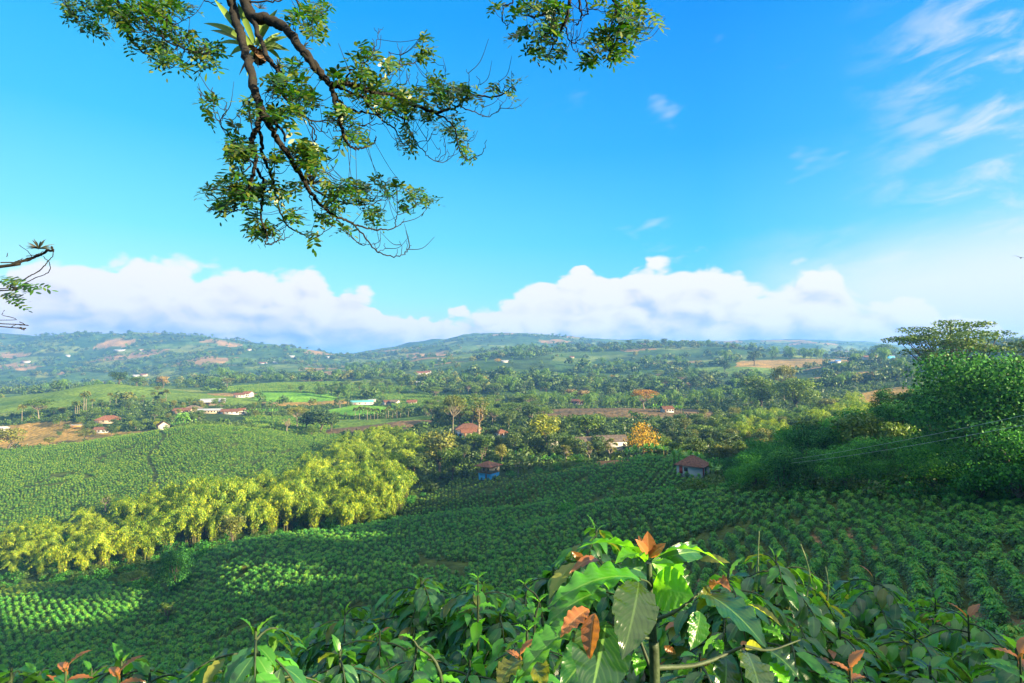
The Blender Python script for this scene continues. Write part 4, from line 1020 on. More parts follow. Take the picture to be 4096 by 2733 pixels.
tree('umb', 784, 470, 366, 26, 'flat feathery tree behind the two giant trees')
tree('near', 883, 150, 386, 24, 'dark layered tree on the crest of the wooded ridge')
tree('near', 902, 147, 393, 20, 'leaning dark tree with clumped foliage on the wooded ridge crest')
tree('near', 793, 142, 423, 46, 'dense green tree rising above the ridge beside the power cables')
tree('nearbig', 998, 82, 345, 160, 'enormous glossy leaved tree on the hillside under the flat topped tree')
tree('acacia', 952, 158, 319, 96, 'tall flat topped acacia like tree on the skyline of the hillside')
tree('acacia', 1062, 150, 332, 84, 'second flat topped tree at the edge of the hillside skyline')
for px, D, ty, w, lb in ((838, 124, 418, 44, 'rounded green tree low on the wooded ridge, first up from the cables'), (868, 128, 404, 48, 'broad tree halfway up the wooded ridge'), (902, 112, 398, 56, 'dense tree just below the ridge crest beside the banana leaves'), (936, 104, 380, 60, 'tall dense tree on the slope touching the enormous glossy tree'),
                         (884, 98, 432, 60, 'bulky tree on the lower slope under the ridge trees'), (934, 90, 425, 62, 'bulky dark tree at the foot of the enormous glossy tree'), (832, 108, 446, 56, 'wide bushy tree where the coffee rows meet the woods'), (1018, 72, 420, 80, 'thick dark tree at the edge of the view below the enormous glossy tree'), (768, 132, 448, 48, 'low rounded tree behind the first coffee rows near the tiled house'), (978, 76, 440, 60, 'bushy tree crowding the trunk of the enormous glossy tree')):
    tree('near', px, D, ty, w, lb, 'trees stepping up the shaded hillside')
tree('bare', 340, 560, 400, 7, 'leafless pale tree on the coffee hill beyond the burnt field')
tree('tan', 460, 385, 403, 12, 'greyish leafless rounded tree behind the flat topped tree')
tree('tan', 570, 620, 388, 11, 'pinkish tan tree in the dark wood')
tree('tan', 583, 560, 389, 9, 'reddish tan tree near the long verandah house')
for px, D, ty, w in ((498, 1150, 361, 7), (484, 760, 378, 8), (612, 900, 377, 7)):
    tree('yellow', px, D, ty - 3, w, {498: 'tiny yellow blossoming tree far off on the coffee hills', 484: 'orange yellow blossoming tree beside the white walled distant house', 612: 'small yellow tree in the dark wood below the far ridge'}[px])
tree('dark', 725, 900, 359, 8, 'lone small dark tree on the brown hillock')
tree('dark', 754, 1000, 350, 10, 'round tree on the crest of the brown hillocks')
tree('big', 882, 1080, 343, 30, 'dark spreading giant on the skyline beside the striped roofs')
for k, (px, ty) in enumerate(((604, 343), (611, 342), (616, 341), (629, 339), (639, 341), (656, 340), (664, 338), (674, 341), (690, 342), (700, 341), (579, 343))):
    tree('mid' if k % 2 else 'dark', px, 1640, ty, 6 + (k % 3), 'small round tree standing on the crest of the far coffee ridge', 'trees along the far ridge crest')
# ---- palms
for k, (px, ty, D) in enumerate(((83.5, 393, 520), (86, 392, 524), (75, 402, 500), (77, 401, 504), (79, 403, 507), (92, 399, 530), (102, 402, 540), (110, 393, 548), (116, 395, 545), (130, 392, 566), (143, 395, 560), (153, 392, 560), (160.5, 392, 556), (166, 390, 552), (22, 405, 505))):
    tree('palm', px, D, ty + 1, None, 'tall royal palm with pale trunk in the farm garden' if px > 30 else 'dark royal palm apart from the others at the end of the farm lawn', 'royal palms around the farmhouse' if px > 30 else None)
tree('date', 183, 432, 416, 14, 'bushy feather palm beside the white gabled house')
for k in range(15):
    tree('palms', 356 + k * 3.7 + rng.uniform(-1, 1), 478 + rng.uniform(-9, 9), 409 + rng.uniform(-1.5, 2), None, 'young palm in the row behind the grassy field', 'young palms in a row')
for k in range(7):
    tree('palms', 424 + k * 1.9, 455 + rng.uniform(-12, 12), 407 + rng.uniform(-2, 2), None, 'pale young palm in the cluster by the wood edge', 'pale young palms in a cluster')
# ---- banana plants
for nm, lab, lst in (('bananas below the shed', 'banana plant with arching pale leaves below the long shed', [(533 + 3.1 * k + rng.uniform(-1.5, 1.5), 238 + 8 * rng.random(), rng.uniform(3.6, 5.8)) for k in range(13)] + [(574 + 2.2 * k, 252 + 3 * rng.random(), 5.0) for k in range(5)] + [(521, 262, 4), (516, 258, 4)]),
                     ('bananas by the yellow tree', 'banana plant under the golden yellow tree', [(627 + 3.6 * k + rng.uniform(-1.5, 1.5), 208 + 9 * rng.random(), rng.uniform(4, 6)) for k in range(14)]),
                     ('bananas around the tiled house', 'banana plant crowding round the tiled white house', [(674, 182, 5.5), (679, 186, 5.8), (690, 184, 6.0), (696, 182, 6.2), (702, 180, 5.2), (706, 172, 4.6), (711, 168, 4.6), (716, 166, 4.2), (722, 164, 4.4), (729, 162, 4.0), (735, 160, 4.0), (700, 190, 5)]),
                     ('bananas beside the farm', 'banana plant in the thick plot beside the farm buildings', [(246 + 2.4 * k + rng.uniform(-1, 1), 492 + 10 * rng.random(), rng.uniform(5, 6.5)) for k in range(14)]),
                     ('bananas by the gabled house', 'banana plant beside the white gabled house', [(172 + 2.6 * k, 424 + 6 * rng.random(), rng.uniform(4, 5.5)) for k in range(10)]),
                     ('bananas by the lone hill house', 'banana plant round the pink roofed house on the brown hill', [(648 + 2.6 * k, 402 + 6 * rng.random(), rng.uniform(4, 6)) for k in range(6)] + [(674 + 2.5 * k, 405, 5.) for k in range(4)])):
    for px, D, h in lst: plant('banana', ground(px, D, -.1), h, None, lab, nm)
tree('banana', 911, 102, 423, None, 'spiky pale leaved banana plant high on the wooded hillside')
# ---- belts of trees
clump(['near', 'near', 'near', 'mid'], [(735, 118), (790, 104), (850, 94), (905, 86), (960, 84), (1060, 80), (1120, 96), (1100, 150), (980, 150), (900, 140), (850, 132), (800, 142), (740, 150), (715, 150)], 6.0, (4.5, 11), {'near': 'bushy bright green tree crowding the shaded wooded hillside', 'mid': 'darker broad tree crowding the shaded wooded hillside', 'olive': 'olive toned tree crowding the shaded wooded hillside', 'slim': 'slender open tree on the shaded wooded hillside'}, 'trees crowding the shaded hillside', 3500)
clump('bam', [(345, 270), (420, 262), (425, 300), (395, 350), (350, 330), (330, 290)], 7.5, (9, 13), 'bamboo clump on the dark slope between grove and farmhouses', 'bamboo on the dark middle slope')
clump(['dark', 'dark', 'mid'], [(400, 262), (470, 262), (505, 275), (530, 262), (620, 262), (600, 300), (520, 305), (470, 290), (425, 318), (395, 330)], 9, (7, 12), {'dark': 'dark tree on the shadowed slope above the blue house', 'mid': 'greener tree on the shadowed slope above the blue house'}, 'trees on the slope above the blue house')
clump(['dark', 'mid', 'olive'], [(655, 212), (700, 196), (745, 190), (790, 215), (800, 300), (760, 380), (700, 372), (660, 320), (650, 260)], 9.5, (6, 10.5), {'dark': 'dark tree in the hollow behind the tiled white house', 'mid': 'green tree in the hollow behind the tiled white house', 'olive': 'yellowish tree in the hollow behind the tiled white house'}, 'trees behind the tiled white house')
clump(['bamg', 'bam'], [(740, 260), (850, 240), (870, 300), (850, 380), (770, 380), (735, 330)], 10.5, (9, 13), 'feathery light green bamboo clump in the side valley below the giant trees', 'bamboo in the side valley')
clump(['bamg'], [(560, 480), (720, 480), (760, 440), (790, 520), (720, 560), (560, 580), (500, 560)], 17, (11, 15), 'bamboo clump in the broad band behind the ploughed brown hill', 'bamboo band behind the brown hill')
clump(['mid', 'dark', 'umbg'], [(430, 400), (540, 330), (545, 375), (530, 500), (430, 520)], 13, (8, 14), {'dark': 'dark tree in the wood just behind the small tiled houses', 'mid': 'green tree in the wood just behind the small tiled houses', 'umbg': 'flat crowned tree in the wood just behind the small tiled houses'}, 'trees behind the small tiled houses')
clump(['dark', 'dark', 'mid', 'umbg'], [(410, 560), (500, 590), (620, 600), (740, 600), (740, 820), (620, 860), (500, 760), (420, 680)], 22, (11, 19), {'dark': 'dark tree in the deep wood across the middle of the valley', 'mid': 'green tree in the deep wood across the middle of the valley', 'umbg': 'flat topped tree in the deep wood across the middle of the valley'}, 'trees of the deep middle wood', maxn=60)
clump(['dark', 'mid', 'bamg'], [(335, 620), (420, 700), (400, 820), (330, 800), (290, 720), (300, 690)], 17, (8, 14), {'dark': 'dark tree in the hollow beyond the farm fields', 'mid': 'green tree in the hollow beyond the farm fields', 'bamg': 'bamboo clump in the hollow beyond the farm fields'}, {'dark': 'hollow trees beyond the farm', 'mid': 'hollow trees beyond the farm', 'bamg': 'hollow bamboo beyond the farm'}, maxn=40)
clump(['dark', 'mid', 'olive'], [(10, 520), (70, 515), (140, 520), (200, 530), (215, 560), (150, 575), (10, 560)], 11, (5, 9), {'dark': 'dark garden tree under the royal palms', 'mid': 'green garden tree under the royal palms', 'olive': 'yellowish garden tree under the royal palms'}, 'garden trees at the farm', maxn=22)
clump(['bamg'], [(765, 1130), (825, 1050), (830, 1200), (780, 1240)], 20, (18, 24), 'bamboo clump in the bushy mass on the skyline hillock', 'bamboo on the skyline hillock', maxn=16)
clump(['mid', 'dark', 'olive', 'umbg'], [(160, 450), (256, 455), (262, 548), (196, 560), (150, 500)], 11, (4.5, 8.5), {'mid': 'green tree between the farm buildings of the white barn', 'dark': 'dark tree between the farm buildings of the white barn', 'olive': 'yellowish tree between the farm buildings of the white barn', 'umbg': 'spreading tree between the farm buildings of the white barn'}, 'trees among the farm buildings', maxn=26)
clump(['mid', 'dark', 'ygreen'], [(60, 440), (160, 436), (165, 470), (100, 505), (55, 500)], 9, (5, 9), {'mid': 'green tree close round the wide roofed farmhouse', 'dark': 'dark tree close round the wide roofed farmhouse', 'ygreen': 'yellow green tree close round the wide roofed farmhouse'}, 'trees round the wide roofed farmhouse', maxn=22)
# behind and beside the viewpoint: the wooded hill that shades the near slope
for az_, rr_, h_ in ((72, 60, 12), (78, 95, 14), (86, 50, 10), (88, 110, 15), (95, 70, 12), (102, 45, 9), (80, 140, 16), (96, 150, 15), (107, 60, 10), (113, 75, 12), (119, 48, 9), (124, 70, 12)):
    x, y = rr_ * math.sin(R(az_)), rr_ * math.cos(R(az_))
    plant('dark', (x, y, hz(x, y) - .2), h_, None, 'dark tree on the hill beside the viewpoint', 'trees on the hill beside the viewpoint')

# ---- undergrowth between the trees, and the far woods
SH = [crown([((0, 0, .7), (1.1, 1.1, .9)), ((.9, .3, .5), (.8, .8, .6)), ((-.7, .6, .6), (.8, .7, .7))], 90, .26, M_MID, name='shrub'), crown([((0, 0, .9), (1.2, 1.0, 1.1)), ((-.9, -.4, .5), (.9, .8, .6))], 90, .26, M_DARK, name='shrub'), crown([((0, 0, .6), (1.1, 1.0, .7)), ((.8, .3, .4), (.7, .7, .5))], 420, .095, M_NEARG, name='shrub'), crown([((0, 0, .7), (.9, .9, .8)), ((-.7, .3, .4), (.8, .7, .5))], 420, .095, M_MID, name='shrub')]
k = 90000
D = np.exp(rng.uniform(math.log(60), math.log(640), k)); px = rng.uniform(-120, 1144, k); x = (px - 512) / F * D; y = D
acc = rng.random(k) < (D / 640)**1.1 * .9 + .03
x, y = x[acc], y[acc]; kk = (cover(x, y) == 0) & ~freed(*plan(x, y)); x, y = x[kk], y[kk]; z = H(x, y)
stuff('undergrowth', np.stack([x, y, z - .2], -1), np.exp(rng.normal(.25, .35, len(x))), rng.uniform(0, 6.28, len(x)), np.where(y < 230, rng.integers(2, 4, len(x)), rng.integers(0, 2, len(x))), SH, 'tangled green undergrowth covering the ground between the trees', 'undergrowth')
print('under', len(x))
FT = [crown([((0, 0, 6), (4.5, 4.5, 4)), ((3, 1, 5), (3, 3, 3)), ((-2.5, 2, 5.5), (3, 3, 3)), ((0, -3, 4.5), (3.4, 3, 2.6))], 170, 1.0, m_, name='far_tree') for m_ in (M_DARK, M_MID, M_OLIVE)] + [PR['bamg'][0][1]]
k = 60000
D = np.exp(rng.uniform(math.log(560), math.log(3150), k)); px = rng.uniform(-140, 1164, k); x = (px - 512) / F * D; y = D
cl = fbm(x / 150 + 9, y / 110 + 2, 4)
acc = ((cl > np.where(D > 1300, .03, .075)) & (rng.random(k) < .6 * np.clip(D / 1800, .22, 1))) | (rng.random(k) < .02)
acc &= (D < 3100)
x, y = x[acc], y[acc]; kk = (cover(x, y) == 0) & ~freed(*plan(x, y)); x, y = x[kk], y[kk]; z = H(x, y)
vi = np.where(rng.random(len(x)) < .5, 0, np.where(rng.random(len(x)) < .55, 1, np.where(rng.random(len(x)) < .5, 2, 3)))
stuff('distant_woods', np.stack([x, y, z - .5], -1), np.exp(rng.normal(.0, .28, len(x))), rng.uniform(0, 6.28, len(x)), vi, FT, 'patchy woods covering the distant hills', 'woods')
print('far', len(x))
# ------------------------------------------------------------------ coffee leaves close to the eye
def leafmat(name, top, under, rough=.33, trans=.26, tcol=(.25, .55, .03), vein=(.16, .30, .06)):
    m, nt = newmat(name); n = N(nt); L = nt.links
    uv = n('ShaderNodeUVMap'); s = n('ShaderNodeSeparateXYZ', i={0: uv.outputs[0]}); g = n('ShaderNodeNewGeometry'); oi = n('ShaderNodeObjectInfo')
    u = math_(n, 'ABSOLUTE', math_(n, 'SUBTRACT', s.outputs[0], .5)); v = s.outputs[1]
    # side veins: leave the midrib and curve forward
    ph = math_(n, 'SUBTRACT', math_(n, 'MULTIPLY', v, 10.0), math_(n, 'MULTIPLY', u, 7.0))
    fr = math_(n, 'ABSOLUTE', math_(n, 'SUBTRACT', math_(n, 'FRACT', ph), .5))
    vn = n('ShaderNodeMapRange', interpolation_type='SMOOTHSTEP', i={1: .0, 2: .16, 3: 1.0, 4: 0.0}); L.new(fr, vn.inputs[0])
    mid = n('ShaderNodeMapRange', interpolation_type='SMOOTHSTEP', i={1: .012, 2: .04, 3: 1.0, 4: 0.0}); L.new(u, mid.inputs[0])
    nz = n('ShaderNodeTexNoise', i={'Vector': n('ShaderNodeTexCoord').outputs['Object'], 'Scale': 18.0, 'Detail': 4.0})
    rnd = math_(n, 'ADD', math_(n, 'MULTIPLY', g.outputs['Random Per Island'], .75), math_(n, 'MULTIPLY', nz.outputs[0], .35))
    c = ramp(n, rnd, [(.15, tuple(x * .55 for x in top)), (.55, top), (.92, tuple(min(x * 1.9 + .01, .8) for x in top))])
    c = mixc(n, math_(n, 'MULTIPLY', mid.outputs[0], .6), c, vein)
    c = mixc(n, math_(n, 'MULTIPLY', vn.outputs[0], .12), c, vein)
    cu = mixc(n, math_(n, 'MAXIMUM', mid.outputs[0], math_(n, 'MULTIPLY', vn.outputs[0], .5)), under, vein)
    col = mixc(n, g.outputs['Backfacing'], c, cu)
    hgt = math_(n, 'ADD', math_(n, 'MULTIPLY', math_(n, 'MULTIPLY', fr, fr), 2.2), math_(n, 'MULTIPLY', nz.outputs[0], .25))
    hgt = math_(n, 'SUBTRACT', hgt, math_(n, 'MULTIPLY', mid.outputs[0], .5))
    bp = n('ShaderNodeBump', i={'Strength': .17, 'Distance': .004, 'Height': hgt})
    bs = n('ShaderNodeBsdfPrincipled', i={'Base Color': col, 'Roughness': rough, 'Specular IOR Level': .6, 'Normal': bp.outputs[0], 'Coat Weight': .0})
    tr = n('ShaderNodeBsdfTranslucent', i={'Color': (*tcol, 1)})
    mx = n('ShaderNodeMixShader', i={0: trans}); L.new(bs.outputs[0], mx.inputs[1]); L.new(tr.outputs[0], mx.inputs[2])
    L.new(mx.outputs[0], n('ShaderNodeOutputMaterial').inputs[0]); return m
L_DARK = leafmat('coffee_leaf_dark', (.009, .058, .013), (.06, .15, .03))
L_MIDG = leafmat('coffee_leaf_fresh', (.035, .165, .012), (.10, .24, .03), trans=.42, tcol=(.22, .62, .03))
L_BRONZE = leafmat('coffee_leaf_young_bronze', (.22, .075, .022), (.30, .13, .03), rough=.3, trans=.4, tcol=(.75, .30, .05), vein=(.45, .25, .10))
L_OLIVE = leafmat('coffee_leaf_olive', (.12, .13, .015), (.28, .30, .03), trans=.45, tcol=(.45, .5, .03))
L_BROWNG = leafmat('coffee_leaf_brownish', (.026, .052, .010), (.08, .10, .03), rough=.2, trans=.12, vein=(.07, .12, .03))
L_LIME = leafmat('coffee_leaf_backlit', (.10, .32, .012), (.22, .55, .02), trans=.6, tcol=(.32, .85, .02))
M_STEMG = plain('green_stem', (.035, .055, .022), .6, .3, 25, bump=.3)
M_STEMB = plain('brown_stem', (.09, .065, .045), .8, .4, 30, bump=.5)

def leaf(mb, base, tip, width, up=(0, 0, 1), arch=.12, wave=.05, roll=0.0, fold=.25, nl=10, nw=4, mi=0, ph=None):
    base = np.asarray(base, float); tip = np.asarray(tip, float); ax = tip - base; Ln = np.linalg.norm(ax); a = ax / Ln
    up = np.asarray(up, float); up = up - a * (up @ a); up /= max(np.linalg.norm(up), 1e-6)
    sd = np.cross(a, up); c_, s_ = math.cos(roll), math.sin(roll); sd, up = sd * c_ + up * s_, up * c_ - sd * s_
    t = np.linspace(0, 1, nl + 1); u = np.linspace(-1, 1, nw + 1)
    prof = np.sin(np.pi * np.clip(t, 0, 1)**.85)**.8 * (1 - .28 * t**3); prof[0] = .03; prof[-1] = .0
    tail = np.where(t > .9, (1 - t) / .1, 1)**.4; prof = prof * tail + .004
    T, U = np.meshgrid(t, u, indexing='ij'); ph = rng.uniform(0, 6.28) if ph is None else ph
    Wd = width * .5 * prof[:, None]
    z = arch * Ln * 4 * T * (1 - T) * .9 - fold * np.abs(U) * -Wd * 1.0
    z = z + wave * width * np.sin(T * 34 + ph + np.sign(U) * .8) * np.abs(U)**1.6 * np.sin(np.pi * T)**.5 * 1.6
    P = base + a * (Ln * T)[..., None] + sd * (U * Wd)[..., None] + up * z[..., None]
    k = np.arange(nl)[:, None] * (nw + 1) + np.arange(nw)[None]
    Q = np.stack([k, k + 1, k + nw + 2, k + nw + 1], -1).reshape(-1, 4)
    mb.add(P.reshape(-1, 3), Q, np.stack([U.ravel() * .5 + .5, T.ravel()], -1), mi)

def bush(px, py, D, h=None, spread=.6, nod=15, seed=0, label='', lsz=.125, lean=0.0, young=.12, bare_top=0, extra=None, lat=7, fine=False):
    """a coffee plant: upright stem, opposite arching side shoots, drooping paired leaves"""
    global rng
    keep_, rng = rng, np.random.default_rng(900 + seed)
    top = np.array(W(px, py, D)); gx, gy = top[0], top[1]; gz = hz(gx, gy); h = top[2] - gz
    o = empty('coffee_bush', (gx, gy, gz - .05), 0)
    st = MB(); sp = smoothline([(lean * .3, 0, -.1), (0, 0, h * .5), (0, 0, h)], 6); tube(st, sp, np.linspace(.022, .005, len(sp)), 7)
    fo = MB(); yo = MB(); nyo = 0
    for k in range(nod):
        u = k / (nod - 1); z = h - .015 - (h * .80) * (u**1.3); L_ = spread * (.22 + .92 * min(1, u * 2.3)**.8) * rng.uniform(.75, 1.12)
        for s in (0, 1) + ((2,) if k > 4 else ()):
            a = (1.3 if s == 2 else 0) + (k % 2) * math.pi / 2 + s * math.pi + rng.uniform(-.55, .55)
            if k < 1 or L_ < .12:
                out = np.array([math.cos(a), math.sin(a), 0]); b = np.array([0, 0, z]) + out * .01
                el = rng.uniform(.1, 1.1); l_ = lsz * rng.uniform(.35, .85)
                tg = b + (out * math.cos(el) + np.array([0, 0, math.sin(el)])) * l_
                isy = rng.random() < young * 1.2
                leaf(yo if isy else fo, b, tg, l_ * .42, (0, 0, 1), arch=.1, mi=0 if isy else 1); nyo += isy
                continue
            m = 9; t = np.linspace(0, 1, m); el = rng.uniform(.25, .6)
            ca, sa = math.cos(a), math.sin(a)
            rd = L_ * (t - .08 * t**2); zz = z + L_ * (t * math.sin(el) * .85 - (.70 + .25 * rng.random()) * t**2)
            P = np.stack([ca * rd, sa * rd, zz], -1); tube(st, P, np.linspace(.006, .002, m), 5)
            npairs = max(2, int(L_ / (lsz * .40)))
            for q in range(npairs + 1):
                tt = (q + .7) / (npairs + .7); c = np.array([np.interp(tt, t, P[:, j]) for j in range(3)])
                tl = q == npairs
                for sg in ((-1, 1) if True else (0,)):
                    side = np.array([-sa, ca, 0]) * sg; out = np.array([ca, sa, 0])
                    l_ = lsz * rng.uniform(.75, 1.2) * (.6 if tl else 1) * (.8 + .3 * min(u * 2, 1))
                    dirv = side * rng.uniform(.5, .95) + out * (rng.uniform(.35, .8) + (.5 if tl else 0)) + np.array([0, 0, rng.uniform(-1.2, -.3) - .3 * tt + (.55 if tl else 0)])
                    dirv /= np.linalg.norm(dirv)
                    upv = np.array([0, 0, 1]) + out * .5 + side * .3 + rng.normal(size=3) * .15
                    yy = tl and rng.random() < young
                    mi = 1 if (tl or rng.random() < .10 + (.25 if u < .3 else 0)) else (2 if rng.random() < .05 else 0)
                    leaf(yo if yy else fo, c + dirv * .012, c + dirv * (l_ * (.8 if yy else 1) + .012), l_ * rng.uniform(.40, .50), upv, arch=rng.uniform(.05, .16), wave=rng.uniform(.03, .09), fold=rng.uniform(.1, .45), nl=10 if fine else 7, nw=4 if fine else 2, mi=0 if yy else mi); nyo += yy
    if extra == 'spikes':
        for (x_, y_, l_, b_) in ((-.10, .02, .42, -.02), (.16, -.03, .36, .10), (.02, -.1, .24, .09), (.34, .05, .2, .03)):
            P = smoothline([(x_, y_, h - .30), (x_ + b_ * .3, y_, h - .30 + l_ * .55), (x_ - b_ * .2, y_, h - .30 + l_ * 1.05)], 6); mm = MB()
            tube(mm, P, np.linspace(.006, .0035, len(P)), 7, bump=.5); mm.build('flower_spike', M_SPIKE, o, smooth=True)
    st.build('stem', [M_STEMG, M_STEMB], o, smooth=True); fo.build('foliage', [L_DARK, L_MIDG, L_OLIVE], o, smooth=True)
    if nyo: yo.build('young_leaves', L_BRONZE, o, smooth=True)
    tag(o, label, 'coffee bush'); rng = keep_
    return o
M_SPIKE = plain('green_flower_spike', (.22, .28, .12), .7, .3, 60)
BS = [
 (12, 655, 2.3, .55, 'coffee bush cut by the corner of the view, leaves pale green and glossy'),
 (66, 676, 2.6, .5, 'low coffee bush with purplish young leaves between the corner bush and the next'),
 (122, 648, 2.9, .55, 'coffee bush with flat spreading dark leaves above the bronze leaved shoot'),
 (256, 615, 2.35, .62, 'broad domed coffee bush with large hanging glossy leaves'),
 (205, 655, 2.5, .55, 'coffee bush half hidden behind the broad domed one'),
 (345, 602, 4.3, .75, 'smaller distant coffee bush behind the domed one'),
 (421, 571, 4.2, .80, 'tall conical coffee bush with long drooping dark leaves'),
 (482, 574, 4.0, .6, 'coffee bush topped by one long bare green shoot'),
 (526, 584, 4.3, .7, 'coffee bush with a pale leaning shoot beside the big bronze tipped one'),
 (596, 522, 4.6, .85, 'bright leaved coffee bush rising behind the big bronze tipped shoot'),
 (553, 560, 4.5, .7, 'coffee bush filling the gap left of the bright leaved one'),
 (416, 636, 3.0, .6, 'coffee bush with a light green shoot leaning over below the conical bush'),
 (340, 640, 2.7, .55, 'coffee bush at the bottom edge with twisted hanging leaves'),
 (530, 628, 3.1, .6, 'coffee bush with a small upright fresh shoot at the bottom middle'),
 (470, 650, 2.9, .6, 'dense dark coffee bush low in the middle of the thicket'),
 (728, 565, 3.2, .65, 'coffee bush with orange tipped shoots next to the dark bush'),
 (776, 547, 3.6, .85, 'large dark coffee bush with several tall flower spikes'),
 (826, 588, 4.2, .75, 'coffee bush between the spiked bush and the pale topped bush'),
 (874, 569, 4.5, .9, 'pale topped coffee bush glittering in the light'),
 (968, 607, 3.7, .85, 'wide coffee bush with many orange young leaves'),
 (915, 622, 3.5, .7, 'low coffee bush in front of the wide orange tipped one'),
 (1016, 632, 2.4, .55, 'coffee bush at the edge of the view with one orange leaf'),
 (852, 662, 2.5, .5, 'fresh lime green coffee shoot at the bottom edge'),
 (930, 655, 2.8, .6, 'shaded coffee bush with broad hanging leaves at the bottom'),
 (790, 622, 2.9, .6, 'shaded inner coffee bush below the flower spikes'),
 (700, 640, 2.3, .55, 'dark coffee bush right behind the big bronze tipped shoot'),
 (585, 640, 2.6, .6, 'dark coffee bush under the long hanging leaves of the big shoot'),
 (150, 662, 2.7, .6, 'coffee bush with fresh leaves between the flat one and the domed bush'),
 (36, 664, 3.2, .7, 'coffee bush behind the corner bush, leaves dark and drooping'),
 (92, 660, 3.6, .7, 'small dark coffee bush behind the purplish leaved one'),
 (750, 590, 4.0, .8, 'coffee bush behind the orange tipped shoots'),
 (840, 620, 3.3, .75, 'coffee bush with dense hanging leaves beside the spiked bush'),
 (640, 560, 4.4, .8, 'coffee bush mostly hidden behind the big bronze tipped shoot'),
 (500, 605, 3.7, .75, 'coffee bush between the two bare shoots'),
 (380, 622, 3.6, .75, 'coffee bush in front of the smaller distant one'),
 (935, 592, 4.8, .9, 'coffee bush behind the wide orange tipped one'),
 (290, 672, 3.3, .6, 'coffee bush in the dark gap below the domed bush'),
]
for k, (px, py, D, sp, lb) in enumerate(BS):
    bush(px, py, D, None, sp, 21 if D > 2.6 else 19, k + 1, lb.replace(' left of', ' beside'), lsz=.175 if D > 3.6 else .165, young={19: .5, 15: .35, 1: .4}.get(k, .035), extra='spikes' if k == 16 else None, fine=D < 2.7)

# ---- the thicket just beyond, down the steep bank
_src = [o.data for o in bpy.data.objects if o.name.startswith('foliage') and o.parent and o.parent.get('category') == 'coffee bush' and len(o.data.materials) == 3][:28]
_src = [m_ for m_ in _src if len(m_.vertices) > 4000][5:14:2]
_q = CLOSE & (CX > -CY * 1.1)
_h = np.array([max(v.co.z for v in m_.vertices) for m_ in _src])
_vi = rng.integers(0, len(_src), _q.sum())
stuff('coffee_thicket', np.stack([CX[_q], CY[_q], CZ[_q] - .1], -1), rng.uniform(1.5, 1.9, _q.sum()) / _h[_vi], rng.uniform(0, 6.28, _q.sum()), _vi, _src, 'close thicket of coffee bushes dropping down the bank', 'coffee')
print('thicket', int(_q.sum()), len(_src))

